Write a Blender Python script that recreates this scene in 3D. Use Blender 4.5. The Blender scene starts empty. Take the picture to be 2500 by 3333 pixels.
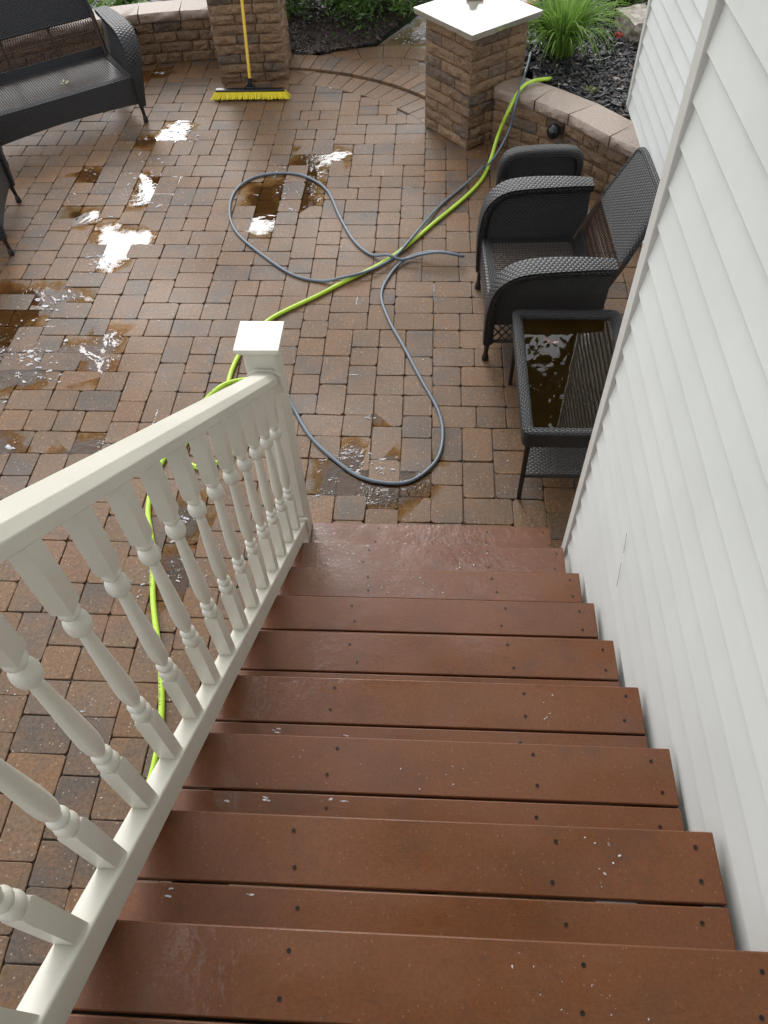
import bpy, bmesh, math, random
from mathutils import Vector, Matrix, noise
random.seed(11)
S = bpy.context.scene
PI = math.pi

# ------------------------------------------------------------------ camera
cam = bpy.data.objects.new('camera', bpy.data.cameras.new('camera'))
S.collection.objects.link(cam)
cam.data.sensor_fit = 'HORIZONTAL'
cam.data.sensor_width = 36
cam.data.lens = 36 * 2465.8 / 2500
cam.data.clip_start = 0.02
cam.data.clip_end = 500
CAM = Vector((-0.619, -2.1752, 3.1195))
rt = Vector((0.99833, 0.04815, -0.03206)); up = Vector((-0.01879, 0.79406, 0.60754)); bk = Vector((0.05471, -0.60592, 0.79364))
cam.matrix_world = Matrix(((rt.x, up.x, bk.x, CAM.x), (rt.y, up.y, bk.y, CAM.y), (rt.z, up.z, bk.z, CAM.z), (0, 0, 0, 1)))
S.camera = cam

# ------------------------------------------------------------------ sky, sun, exposure
SUN_EL, SUN_AZ = math.radians(34), math.radians(-16)      # azimuth from +Y towards +X
w = bpy.data.worlds.new('World'); S.world = w; w.use_nodes = True
nt = w.node_tree; nt.nodes.clear()
sky = nt.nodes.new('ShaderNodeTexSky'); sky.sky_type = 'NISHITA'; sky.sun_disc = False
sky.sun_elevation = SUN_EL; sky.sun_rotation = SUN_AZ
sky.air_density = 1.0; sky.dust_density = 6.0; sky.ozone_density = 1.0
bw = nt.nodes.new('ShaderNodeRGBToBW'); mx = nt.nodes.new('ShaderNodeMixRGB'); mx.inputs[0].default_value = 0.75
tint = nt.nodes.new('ShaderNodeMixRGB'); tint.blend_type = 'MULTIPLY'; tint.inputs[0].default_value = 1; tint.inputs[2].default_value = (0.98, 1.0, 1.03, 1)
bgn = nt.nodes.new('ShaderNodeBackground'); bgn.inputs[1].default_value = 0.15
out = nt.nodes.new('ShaderNodeOutputWorld')
nt.links.new(sky.outputs[0], bw.inputs[0]); nt.links.new(sky.outputs[0], mx.inputs[1]); nt.links.new(bw.outputs[0], mx.inputs[2])
gm_ = nt.nodes.new('ShaderNodeGamma'); gm_.inputs[1].default_value = 0.35
nt.links.new(mx.outputs[0], gm_.inputs[0]); nt.links.new(gm_.outputs[0], tint.inputs[1]); nt.links.new(tint.outputs[0], bgn.inputs[0]); nt.links.new(bgn.outputs[0], out.inputs[0])
sl = bpy.data.lights.new('sun', 'SUN'); sl.energy = 0.21; sl.angle = math.radians(21); sl.color = (1, 0.985, 0.965)
so = bpy.data.objects.new('sun', sl); S.collection.objects.link(so)
d = Vector((math.sin(SUN_AZ) * math.cos(SUN_EL), math.cos(SUN_AZ) * math.cos(SUN_EL), math.sin(SUN_EL)))
so.rotation_euler = d.to_track_quat('Z', 'Y').to_euler()
S.view_settings.view_transform = 'Standard'; S.view_settings.look = 'None'
S.view_settings.exposure = 2.85; S.view_settings.gamma = 1; S.view_settings.use_curve_mapping = False

# ------------------------------------------------------------------ helpers
class MB:
    def __init__(s): s.v = []; s.f = []; s.uv = []; s.c = []
    def face(s, idx, uv=None, c=None):
        s.f.append(tuple(idx)); s.uv.append(uv); s.c.append(c)
    def quad(s, pts, uv=None, c=None):
        b = len(s.v); s.v += [tuple(p) for p in pts]; s.face(range(b, b + len(pts)), uv, c)
    def box(s, x0, x1, y0, y1, z0, z1, c=None):
        s.obox(Vector(((x0 + x1) / 2, (y0 + y1) / 2, (z0 + z1) / 2)), (Vector(((x1 - x0) / 2, 0, 0)), Vector((0, (y1 - y0) / 2, 0)), Vector((0, 0, (z1 - z0) / 2))), c)
    def obox(s, o, ax, c=None):
        b = len(s.v); X, Y, Z = ax
        for k in (-1, 1):
            for j in (-1, 1):
                for i in (-1, 1): s.v.append(tuple(o + X * i + Y * j + Z * k))
        lx, ly, lz = 2 * X.length, 2 * Y.length, 2 * Z.length
        for q, (u, v) in (((0, 2, 3, 1), (ly, lx)), ((4, 5, 7, 6), (lx, ly)), ((0, 1, 5, 4), (lx, lz)), ((2, 6, 7, 3), (lz, lx)), ((0, 4, 6, 2), (lz, ly)), ((1, 3, 7, 5), (ly, lz))):
            s.face([b + t for t in q], [(0, 0), (u, 0), (u, v), (0, v)], c)
    def bar(s, a, b_, wd, th, nrm=Vector((0, 0, 1)), c=None):
        a = Vector(a); b_ = Vector(b_); t = b_ - a
        sd = t.cross(nrm).normalized(); n = sd.cross(t).normalized()
        s.obox((a + b_) / 2, (t / 2, sd * wd / 2, n * th / 2), c)
    def tube(s, pts, r, n=8, cap=True, c=None, v0=0.0):
        pts = [Vector(p) for p in pts]; b = len(s.v); m = len(pts); u = 0; us = []
        ref = Vector((0, 0, 1))
        t0 = (pts[1] - pts[0]).normalized()
        if abs(t0.z) > 0.9: ref = Vector((1, 0, 0))
        sd = t0.cross(ref).normalized()
        for i, p in enumerate(pts):
            t = (pts[min(i + 1, m - 1)] - pts[max(i - 1, 0)]).normalized()
            sd = (sd - t * sd.dot(t)).normalized(); n2 = sd.cross(t)
            rr = r[i] if isinstance(r, (list, tuple)) else r
            if i: u += (p - pts[i - 1]).length
            us.append(u)
            for k in range(n):
                a = 2 * PI * k / n
                s.v.append(tuple(p + sd * math.cos(a) * rr + n2 * math.sin(a) * rr))
        rr = r[0] if isinstance(r, (list, tuple)) else r
        cf = 2 * PI * rr / n
        for i in range(m - 1):
            for k in range(n):
                k2 = (k + 1) % n
                s.face((b + i * n + k, b + i * n + k2, b + (i + 1) * n + k2, b + (i + 1) * n + k),
                       [(us[i], v0 + k * cf), (us[i], v0 + (k + 1) * cf), (us[i + 1], v0 + (k + 1) * cf), (us[i + 1], v0 + k * cf)], c)
        if cap:
            s.face([b + k for k in reversed(range(n))], None, c); s.face([b + (m - 1) * n + k for k in range(n)], None, c)
    def lathe(s, prof, o, n=16, c=None, cap=True):
        b = len(s.v); o = Vector(o)
        for (r, z) in prof:
            for k in range(n):
                a = 2 * PI * k / n; s.v.append((o.x + r * math.cos(a), o.y + r * math.sin(a), o.z + z))
        for i in range(len(prof) - 1):
            for k in range(n):
                k2 = (k + 1) % n
                s.face((b + i * n + k, b + i * n + k2, b + (i + 1) * n + k2, b + (i + 1) * n + k), None, c)
        if cap:
            s.face([b + k for k in reversed(range(n))], None, c); s.face([b + (len(prof) - 1) * n + k for k in range(n)], None, c)
    def loops(s, rings, closed=True, uvf=None, c=None, capends=True):
        b = len(s.v); n = len(rings[0])
        for r in rings: s.v += [tuple(p) for p in r]
        for i in range(len(rings) - 1):
            for k in range(n if closed else n - 1):
                k2 = (k + 1) % n
                uv = None
                if uvf: uv = [uvf(i, k), uvf(i, k + 1), uvf(i + 1, k + 1), uvf(i + 1, k)]
                s.face((b + i * n + k, b + i * n + k2, b + (i + 1) * n + k2, b + (i + 1) * n + k), uv, c)
        if capends and closed:
            s.face([b + k for k in reversed(range(n))], None, c); s.face([b + (len(rings) - 1) * n + k for k in range(n)], None, c)
    def build(s, name, mat, parent=None, smooth=False, bevel=0, off=None, segs=2, fixn=True):
        me = bpy.data.meshes.new(name)
        o_ = Vector(off) if off is not None else (parent.get('_o') and Vector(parent['_o']) or Vector((0, 0, 0))) if parent else (Vector(off) if off is not None else Vector((0, 0, 0)))
        me.from_pydata([(x - o_.x, y - o_.y, z - o_.z) for x, y, z in s.v], [], s.f)
        if any(u for u in s.uv):
            ul = me.uv_layers.new(name='UVMap'); dat = []
            for f, u in zip(s.f, s.uv):
                if u is None: u = [(0, 0)] * len(f)
                for p in u: dat += [p[0], p[1]]
            ul.data.foreach_set('uv', dat)
        if any(c for c in s.c):
            at = me.attributes.new('Col', 'FLOAT_COLOR', 'CORNER'); dat = []
            for f, c in zip(s.f, s.c):
                c = c or (1, 1, 1)
                dat += [c[0], c[1], c[2], 1] * len(f)
            at.data.foreach_set('color', dat)
        me.materials.append(mat)
        if fixn:
            bm = bmesh.new(); bm.from_mesh(me); bmesh.ops.recalc_face_normals(bm, faces=bm.faces); bm.to_mesh(me); bm.free()
        if smooth:
            me.shade_smooth() if smooth is True else None
            if smooth is not True: me.shade_smooth(); me.set_sharp_from_angle(angle=math.radians(smooth))
        ob = bpy.data.objects.new(name, me); S.collection.objects.link(ob)
        if parent: ob.parent = parent
        elif off is not None: ob.location = o_
        if bevel:
            m = ob.modifiers.new('bevel', 'BEVEL'); m.width = bevel; m.segments = segs; m.limit_method = 'ANGLE'; m.angle_limit = math.radians(40)
            me.shade_smooth(); m.harden_normals = False
            me.set_sharp_from_angle(angle=math.radians(24))
        return ob

def tag(o, label=None, cat=None, group=None, kind=None):
    if label: o['label'] = label
    if cat: o['category'] = cat
    if group: o['group'] = group
    if kind: o['kind'] = kind
    return o
def thing(name, loc, label, cat, group=None, rz=0, world=True):
    o = bpy.data.objects.new(name, None); S.collection.objects.link(o); o.location = loc; o.rotation_euler = (0, 0, rz)
    o.empty_display_size = 0.1
    tag(o, label, cat, group)
    if world: ORIG[o.name] = Vector(loc)
    return o
ORIG = {}
_b = MB.build
def build(s, name, mat, parent=None, **k):
    if parent is not None and 'off' not in k:
        p = parent; o = None
        while p is not None:
            if p.name in ORIG: o = ORIG[p.name]; break
            p = p.parent
        k['off'] = o if o is not None else (0, 0, 0)
    return _b(s, name, mat, parent, **k)
MB.build = build

def spline(pts, step=0.03):
    pts = [Vector(p) for p in pts]; o = []
    for i in range(len(pts) - 1):
        p0 = pts[max(i - 1, 0)]; p1 = pts[i]; p2 = pts[i + 1]; p3 = pts[min(i + 2, len(pts) - 1)]
        n = max(2, int((p2 - p1).length / step))
        for k in range(n):
            t = k / n
            o.append(0.5 * ((2 * p1) + (p2 - p0) * t + (2 * p0 - 5 * p1 + 4 * p2 - p3) * t * t + (3 * p1 - p0 - 3 * p2 + p3) * t ** 3))
    o.append(pts[-1]); return o
def nz(p, sc, seed=0): return noise.noise(Vector((p[0] * sc + seed * 7.3, p[1] * sc + seed * 3.1, p[2] * sc + seed)))

# ------------------------------------------------------------------ materials
class NT:
    def __init__(s, name):
        s.m = bpy.data.materials.new(name); s.m.use_nodes = True; s.t = s.m.node_tree
        s.b = s.t.nodes['Principled BSDF']
    def n(s, typ, ins=None, **props):
        nd = s.t.nodes.new('ShaderNode' + typ)
        for k, v in props.items(): setattr(nd, k, v)
        for k, v in (ins or {}).items(): s.set(nd.inputs[k], v)
        return nd
    def set(s, sock, v):
        if isinstance(v, bpy.types.NodeSocket): s.t.links.new(v, sock)
        elif isinstance(v, bpy.types.Node): s.t.links.new(v.outputs[0], sock)
        elif isinstance(v, (tuple, list)) and len(v) == 3 and sock.type == 'RGBA': sock.default_value = (*v, 1)
        else: sock.default_value = v
    def p(s, **k):
        for a, v in k.items(): s.set(s.b.inputs[a.replace('_', ' ')], v)
    def math(s, op, a, b=None, c=None):
        nd = s.t.nodes.new('ShaderNodeMath'); nd.operation = op
        s.set(nd.inputs[0], a)
        if b is not None: s.set(nd.inputs[1], b)
        if c is not None: s.set(nd.inputs[2], c)
        return nd.outputs[0]
    def mix(s, f, a, b, blend='MIX'):
        nd = s.t.nodes.new('ShaderNodeMixRGB'); nd.blend_type = blend
        s.set(nd.inputs[0], f); s.set(nd.inputs[1], a); s.set(nd.inputs[2], b); return nd.outputs[0]
    def coord(s, which='Object'):
        return s.n('TexCoord').outputs[which]
    def noise(s, sc, det=4, rough=0.55, vec=None, dist=0):
        nd = s.n('TexNoise', {'Scale': sc, 'Detail': det, 'Roughness': rough, 'Distortion': dist})
        s.set(nd.inputs['Vector'], vec if vec is not None else s.coord()); return nd.outputs['Fac']
    def ramp(s, f, *st):
        nd = s.n('ValToRGB'); el = nd.color_ramp.elements
        while len(el) < len(st): el.new(0.5)
        for e, (pos, col) in zip(el, st):
            e.position = pos; e.color = (*col, 1) if isinstance(col, tuple) else (col, col, col, 1)
        s.set(nd.inputs[0], f); return nd.outputs[0]
    def bump(s, h, strength=0.3, dist=0.01, nrm=None):
        nd = s.n('Bump', {'Strength': strength, 'Distance': dist, 'Height': h})
        if nrm is not None: s.set(nd.inputs['Normal'], nrm)
        return nd.outputs[0]

def geo_pos(m): return m.n('NewGeometry').outputs['Position']

def m_paver():
    m = NT('wet_paver'); pos = geo_pos(m)
    col = m.n('Attribute', attribute_name='Col').outputs['Color']
    a = m.noise(5.5, 5, 0.6, pos); b = m.noise(60, 3, 0.7, pos); big = m.noise(0.9, 3, 0.5, pos)
    c = m.mix(m.ramp(a, (0.38, 0.0), (0.66, 0.75)), col, (0.21, 0.108, 0.05))
    c = m.mix(m.ramp(m.noise(7.5, 4, 0.6, m.n('Mapping', {'Vector': pos, 'Location': (3, 7, 1)})), (0.5, 0.0), (0.72, 0.6)), c, (0.10, 0.08, 0.07))
    c = m.mix(m.ramp(b, (0.3, 0.8), (0.62, 0.0)), c, m.mix(0.7, c, (0.025, 0.017, 0.011)))
    sp = m.n('TexVoronoi', {'Scale': 55.0, 'Vector': pos})
    keep = m.math('GREATER_THAN', m.n('SeparateColor', {'Color': sp.outputs['Color']}).outputs[0], 0.70)
    dot = m.math('MULTIPLY', m.math('LESS_THAN', sp.outputs['Distance'], 0.20), keep)
    c = m.mix(m.math('MULTIPLY', dot, 0.55), c, (0.42, 0.36, 0.29))
    wet = m.ramp(big, (0.38, 0.54), (0.66, 0.33))
    r = m.math('ADD', wet, m.math('MULTIPLY', b, 0.12))
    h = m.math('ADD', m.math('MULTIPLY', b, 0.7), m.noise(160, 2, 0.6, pos))
    m.p(Base_Color=c, Roughness=r, Normal=m.bump(h, 0.4, 0.005)); m.b.inputs['Specular IOR Level'].default_value = 0.32
    return m.m
def m_joint():
    m = NT('wet_joint_sand'); pos = geo_pos(m)
    c = m.ramp(m.noise(14, 4, 0.6, pos), (0.35, (0.04, 0.029, 0.019)), (0.62, (0.095, 0.072, 0.05)), (0.74, (0.34, 0.31, 0.27)))
    m.p(Base_Color=c, Roughness=0.5, Normal=m.bump(m.noise(120, 2, 0.5, pos), 0.5, 0.006)); return m.m
def m_stone(name, tintc=(1, 1, 1), rough=0.6, wet=False):
    m = NT(name); pos = geo_pos(m)
    col = m.n('Attribute', attribute_name='Col').outputs['Color']
    a = m.noise(9, 5, 0.65, pos); b = m.noise(70, 4, 0.7, pos)
    c = m.mix(m.ramp(a, (0.4, 0.0), (0.7, 0.7)), col, (0.27, 0.16, 0.085))
    c = m.mix(m.ramp(m.noise(4, 4, 0.6, pos), (0.54, 0.0), (0.78, 0.6)), c, (0.07, 0.055, 0.045))
    c = m.mix(m.ramp(b, (0.3, 0.65), (0.6, 0.0)), c, m.mix(0.7, c, (0.02, 0.014, 0.01)))
    c = m.mix(m.ramp(m.noise(220, 2, 0.5, pos), (0.66, 0.0), (0.76, 0.35)), c, (0.5, 0.42, 0.33))
    m.p(Base_Color=c, Roughness=rough, Normal=m.bump(m.math('ADD', b, m.math('MULTIPLY', m.noise(28, 4, 0.6, pos), 1.8)), 0.9, 0.016)); return m.m
def m_cap():
    m = NT('wall_cap_stone'); pos = geo_pos(m)
    col = m.n('Attribute', attribute_name='Col').outputs['Color']
    b = m.noise(90, 4, 0.7, pos)
    c = m.mix(m.ramp(b, (0.32, 0.6), (0.6, 0.0)), col, m.mix(0.6, col, (0.03, 0.02, 0.015)))
    c = m.mix(m.ramp(m.noise(180, 2, 0.5, pos), (0.58, 0.0), (0.7, 0.6)), c, (0.6, 0.52, 0.45))
    m.p(Base_Color=c, Roughness=0.45, Normal=m.bump(b, 0.5, 0.008)); return m.m
def m_slab():
    m = NT('wet_limestone'); pos = geo_pos(m)
    a = m.noise(6, 4, 0.6, pos)
    c = m.ramp(a, (0.3, (0.27, 0.25, 0.2)), (0.6, (0.36, 0.34, 0.29)), (0.75, (0.27, 0.25, 0.21)))
    m.p(Base_Color=c, Roughness=m.ramp(m.noise(2.2, 3, 0.5, pos), (0.35, 0.05), (0.7, 0.16)), Normal=m.bump(m.noise(30, 4, 0.6, pos), 0.06, 0.006))
    m.b.inputs['Coat Weight'].default_value = 1; m.b.inputs['Coat Roughness'].default_value = 0.1; m.b.inputs['Coat IOR'].default_value = 1.6
    return m.m
def m_tread():
    m = NT('wet_composite_board'); pos = geo_pos(m)
    gr = m.n('Mapping', {'Vector': pos, 'Scale': (1.0, 7.0, 1.0)})
    a = m.noise(3, 5, 0.6, pos); st = m.noise(30, 5, 0.65, gr); fine = m.noise(150, 3, 0.7, pos)
    c = m.ramp(a, (0.3, (0.150, 0.054, 0.020)), (0.55, (0.185, 0.068, 0.026)), (0.75, (0.165, 0.072, 0.036)))
    c = m.mix(m.ramp(fine, (0.35, 0.5), (0.6, 0.0)), c, m.mix(0.5, c, (0.03, 0.014, 0.008)))
    c = m.mix(m.ramp(m.noise(2.1, 4, 0.6, m.n('Mapping', {'Vector': pos, 'Location': (5, 2, 0)})), (0.55, 0.0), (0.75, 0.3)), c, (0.13, 0.075, 0.06))
    rnd_ = m.n('ObjectInfo').outputs['Random']
    c = m.mix(m.math('MULTIPLY', rnd_, 0.35), c, m.mix(0.5, c, (0.09, 0.036, 0.02)))
    sp_ = m.n('TexVoronoi', {'Scale': 120.0, 'Vector': pos}); kp = m.math('GREATER_THAN', m.n('SeparateColor', {'Color': sp_.outputs['Color']}).outputs[1], 0.88)
    c = m.mix(m.math('MULTIPLY', m.math('MULTIPLY', m.math('LESS_THAN', sp_.outputs['Distance'], 0.22), kp), 0.35), c, (0.35, 0.2, 0.12))
    grime = m.ramp(m.noise(6, 5, 0.7, m.n('Mapping', {'Vector': pos, 'Location': (9, 4, 2)})), (0.52, 0.0), (0.72, 0.55))
    c = m.mix(grime, c, (0.085, 0.046, 0.03))
    wetm = m.ramp(m.noise(1.7, 4, 0.55, m.n('Mapping', {'Vector': pos, 'Scale': (1, 2.2, 1)})), (0.42, 0.0), (0.62, 1.0))
    r = m.math('SUBTRACT', 0.54, m.math('MULTIPLY', wetm, 0.30))
    vor = m.n('TexVoronoi', {'Scale': 70.0, 'Vector': gr, 'Randomness': 1.0}).outputs['Distance']
    h = m.math('ADD', m.math('MULTIPLY', m.noise(55, 4, 0.6, pos), 0.6), m.math('ADD', m.math('MULTIPLY', fine, 0.4), m.math('MULTIPLY', m.math('MULTIPLY', vor, wetm), 0.5)))
    low = m.n('MapRange', {0: m.n('SeparateXYZ', {'Vector': pos}).outputs[2], 1: 0.75, 2: 0.30}).outputs[0]
    film = m.math('MAXIMUM', m.math('MULTIPLY', low, m.ramp(m.noise(4.5, 4, 0.6, pos), (0.36, 0.25), (0.58, 1.0))), m.math('MULTIPLY', m.ramp(m.noise(2.6, 4, 0.6, m.n('Mapping', {'Vector': pos, 'Location': (2, 8, 3)})), (0.52, 0.0), (0.64, 1.0)), 0.6))
    c = m.mix(m.math('MULTIPLY', film, 0.35), c, m.mix(1.0, c, (0.95, 0.72, 0.5), 'MULTIPLY'))
    m.p(Base_Color=c, Roughness=r, Normal=m.bump(h, 0.13, 0.004), Coat_Weight=film, Coat_Normal=m.bump(m.math('ADD', m.noise(16, 3, 0.6, pos), m.math('MULTIPLY', m.noise(75, 2, 0.5, pos), 0.35)), 0.35, 0.012)); m.b.inputs['Coat Roughness'].default_value = 0.05; m.b.inputs['Specular IOR Level'].default_value = 0.4; return m.m
def m_vinyl(name, col, rough=0.3, streak=False):
    m = NT(name); pos = geo_pos(m)
    a = m.noise(2.5, 3, 0.5, pos)
    c = m.mix(m.ramp(a, (0.35, 0.0), (0.7, 1.0)), col, tuple(x * 0.93 for x in col))
    if streak:
        gr = m.n('Mapping', {'Vector': pos, 'Scale': (1, 1, 8)}); grain = m.noise(9, 5, 0.6, m.n('Mapping', {'Vector': pos, 'Scale': (1, 0.5, 22)}))
        wetm = m.ramp(m.noise(2.2, 4, 0.6, m.n('Mapping', {'Vector': pos, 'Scale': (1, 1, 0.8)})), (0.5, 0.0), (0.66, 1.0))
        r = m.math('SUBTRACT', 0.62, m.math('MULTIPLY', wetm, 0.30)); m.b.inputs['Specular IOR Level'].default_value = 0.06; zz_ = m.n('MapRange', {0: m.n('SeparateXYZ', {'Vector': pos}).outputs[2], 1: 1.9, 2: 2.5}); m.p(Coat_Weight=m.math('MULTIPLY', m.math('MULTIPLY', wetm, zz_.outputs[0]), 0.6)); m.b.inputs['Coat Roughness'].default_value = 0.25
        m.p(Base_Color=c, Roughness=r, Normal=m.bump(m.math('ADD', grain, m.math('MULTIPLY', m.noise(5, 2, 0.5, pos), 2.0)), 0.09, 0.006))
    else:
        sc = m.ramp(m.noise(40, 3, 0.6, pos), (0.3, 0.6), (0.42, 0.0))
        c = m.mix(m.math('MULTIPLY', sc, 0.15), c, (0.35, 0.32, 0.26))
        m.p(Base_Color=c, Roughness=rough, Normal=m.bump(m.noise(18, 3, 0.5, pos), 0.03, 0.004))
    return m.m
def m_weave(name, rw=0.0095, ln=0.027, col=(0.010, 0.0097, 0.0105), hole=False):
    m = NT(name); uv = m.n('SeparateXYZ', {'Vector': m.coord('UV')})
    U = m.math('DIVIDE', uv.outputs[0], ln); V = m.math('DIVIDE', uv.outputs[1], rw)
    row = m.math('FLOOR', V); fr = m.math('FRACT', V)
    ph = m.math('MULTIPLY', m.math('MODULO', m.math('ABSOLUTE', row), 2.0), 0.5)
    s_ = m.math('ABSOLUTE', m.math('SINE', m.math('MULTIPLY', m.math('ADD', U, ph), PI)))
    q = m.math('SUBTRACT', m.math('MULTIPLY', fr, 2.0), 1.0)
    cc = m.math('SQRT', m.math('MAXIMUM', m.math('SUBTRACT', 1.0, m.math('MULTIPLY', q, q)), 0.0))
    h = m.math('MULTIPLY', m.math('POWER', s_, 0.6), cc)
    nn = m.noise(25, 2, 0.5, m.coord('UV'))
    c = m.mix(m.ramp(h, (0.25, 0.0), (0.62, 1.0)), (0.0015, 0.0015, 0.0015), m.mix(nn, col, tuple(x * 1.9 for x in col)))
    m.p(Base_Color=c, Roughness=0.46, Normal=m.bump(h, 0.85, 0.006)); m.b.inputs['Specular IOR Level'].default_value = 0.6
    return m.m
def m_plain(name, col, rough=0.4, bump=0.0, sc=60, var=0.15, spec=0.5, metal=0):
    m = NT(name); pos = m.coord('Object')
    a = m.noise(sc, 3, 0.6, pos)
    c = m.mix(a, tuple(x * (1 - var) for x in col), tuple(min(1, x * (1 + var)) for x in col))
    m.p(Base_Color=c, Roughness=rough, Metallic=metal)
    m.b.inputs['Specular IOR Level'].default_value = spec
    if bump: m.p(Normal=m.bump(a, bump, 0.004))
    return m.m
def m_water(name, tintc, bump=0.05, sc=5, fade=True, nsc=11):
    m = NT(name); pos = geo_pos(m); t = m.t
    t.nodes.remove(m.b)
    n1 = m.noise(sc, 2, 0.5, pos, 0.8); n2 = m.noise(sc * 5, 2, 0.5, pos)
    msk = m.ramp(m.noise(1.9, 2, 0.5, pos), (0.48, 0.0), (0.64, 1.0))
    nb = m.bump(m.math('ADD', m.math('MULTIPLY', n1, 0.6), m.math('MULTIPLY', m.math('MULTIPLY', n2, msk), 0.5)), bump, 0.05)
    fr = m.n('Fresnel', {'IOR': 1.38, 'Normal': nb}).outputs[0]; tc = tintc
    if fade:
        d_ = m.n('Attribute', attribute_name='Depth').outputs['Fac']
        e1 = m.math('ADD', d_, m.math('MULTIPLY', m.math('SUBTRACT', m.noise(nsc, 4, 0.6, pos), 0.5), 1.3))
        wet = m.n('MapRange', {0: e1, 1: 0.10, 2: 0.45}).outputs[0]; film = m.n('MapRange', {0: e1, 1: 0.42, 2: 0.72}).outputs[0]
        fr = m.math('MULTIPLY', fr, film); tc = m.mix(wet, (1, 1, 1), tintc)
    tr = m.n('BsdfTransparent', {'Color': tc}); gl = m.n('BsdfGlossy', {'Color': (1, 1, 1), 'Roughness': 0.015, 'Normal': nb})
    mixs = m.n('MixShader'); t.links.new(fr, mixs.inputs[0]); t.links.new(tr.outputs[0], mixs.inputs[1]); t.links.new(gl.outputs[0], mixs.inputs[2])
    t.links.new(mixs.outputs[0], t.nodes['Material Output'].inputs['Surface']); return m.m
def m_leaf(name, c1, c2, trans=0.25, rough=0.4):
    m = NT(name); a = m.n('Attribute', attribute_name='Col').outputs['Color']
    f = m.n('SeparateColor', {'Color': a}).outputs[0]
    c = m.mix(f, c1, c2)
    m.p(Base_Color=c, Roughness=rough)
    tl = m.n('BsdfTranslucent', {'Color': c}); ms = m.n('MixShader', {0: trans})
    m.t.links.new(m.b.outputs[0], ms.inputs[1]); m.t.links.new(tl.outputs[0], ms.inputs[2])
    m.t.links.new(ms.outputs[0], m.t.nodes['Material Output'].inputs['Surface']); return m.m
def m_mulch():
    m = NT('wet_black_mulch'); a = m.n('Attribute', attribute_name='Col').outputs['Color']
    m.p(Base_Color=a, Roughness=m.ramp(m.noise(20, 2, 0.5, geo_pos(m)), (0.4, 0.30), (0.6, 0.6)), Normal=m.bump(m.noise(120, 3, 0.6, geo_pos(m)), 0.5, 0.004)); return m.m
def m_ground(name, c1, c2, rough=0.9, sc=6):
    m = NT(name); pos = geo_pos(m)
    m.p(Base_Color=m.mix(m.noise(sc, 6, 0.7, pos), c1, c2), Roughness=rough, Normal=m.bump(m.noise(sc * 8, 4, 0.7, pos), 0.4, 0.02)); return m.m
def m_hose(name, col, marks=None):
    m = NT(name); uv = m.n('SeparateXYZ', {'Vector': m.coord('UV')})
    c = m.mix(m.noise(3, 3, 0.5, geo_pos(m)), col, tuple(x * 0.85 for x in col))
    if marks:
        # short black print running along one side of the hose, in groups
        grp = m.math('LESS_THAN', m.math('FRACT', m.math('DIVIDE', uv.outputs[0], 0.62)), 0.33)
        dash = m.math('GREATER_THAN', m.noise(120, 2, 0.6, m.n('CombineXYZ', {0: uv.outputs[0]})), 0.5)
        side = m.math('LESS_THAN', m.math('ABSOLUTE', m.math('SUBTRACT', uv.outputs[1], marks)), 0.004)
        f = m.math('MULTIPLY', m.math('MULTIPLY', grp, dash), side)
        c = m.mix(m.math('MULTIPLY', f, 0.85), c, (0.02, 0.02, 0.015))
    m.p(Base_Color=c, Roughness=0.38); return m.m

PAVER = m_paver(); JOINT = m_joint(); STONE = m_stone('rockface_stone'); CAPS = m_cap(); SLAB = m_slab(); TREAD = m_tread()
VINYL = m_vinyl('cream_vinyl', (0.69, 0.665, 0.58), 0.36); SIDING = m_vinyl('vinyl_siding', (0.66, 0.675, 0.645), streak=True)
TRIM = m_vinyl('trim_vinyl', (0.60, 0.585, 0.545), 0.5)
WEAVE = m_weave('wicker_weave'); WFINE = m_weave('fine_wicker_weave', 0.0115, 0.031, (0.022, 0.0215, 0.0225))
STRAND = m_plain('wicker_strand', (0.04, 0.034, 0.031), 0.34, spec=0.6); STRANDB = m_plain('brown_wicker_strand', (0.060, 0.038, 0.028), 0.55, spec=0.25)
SEATS = m_plain('sheen_seat_strand', (0.085, 0.073, 0.066), 0.33, spec=0.6)  # wicker strand lightened: its greyish sheen is put into the colour
LEGM = m_plain('dark_leg_metal', (0.016, 0.011, 0.010), 0.35)
BLACK = m_plain('black_plastic', (0.01, 0.01, 0.011), 0.22)
GAP = m_plain('shadow_timber', (0.05, 0.035, 0.025), 0.8)
WATER = m_water('rain_water', (0.80, 0.66, 0.43)); WATERB = m_water('rippled_water', (0.82, 0.68, 0.46), 0.22, 9)
fo = NT('soap_foam'); fp_ = geo_pos(fo); fo.p(Base_Color=(0.74, 0.74, 0.77), Roughness=0.35, Normal=fo.bump(fo.n('TexVoronoi', {'Scale': 260.0, 'Vector': fp_}).outputs['Distance'], 0.5, 0.003), Alpha=fo.ramp(fo.noise(110, 3, 0.6, fp_), (0.38, 0.25), (0.58, 0.95))); FOAM = fo.m
YEL = m_plain('yellow_handle_paint', (0.80, 0.54, 0.06), 0.35); BRI = m_plain('yellow_bristle', (0.78, 0.63, 0.025), 0.6, var=0.3); BRID = m_plain('black_bristle', (0.012, 0.012, 0.01), 0.7)
GREEN = m_hose('lime_hose', (0.50, 0.74, 0.06), 0.022); GREY = m_hose('grey_hose', (0.13, 0.165, 0.2))
STEEL = m_plain('screw_steel', (0.03, 0.026, 0.024), 0.4, metal=0.4)

# ------------------------------------------------------------------ ground, patio
g = MB(); g.quad([(-150, -150, -0.08), (150, -150, -0.08), (150, 150, -0.08), (-150, 150, -0.08)])
tag(g.build('ground', m_ground('lawn_ground', (0.03, 0.05, 0.015), (0.06, 0.085, 0.03), sc=3)), kind='structure')

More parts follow.
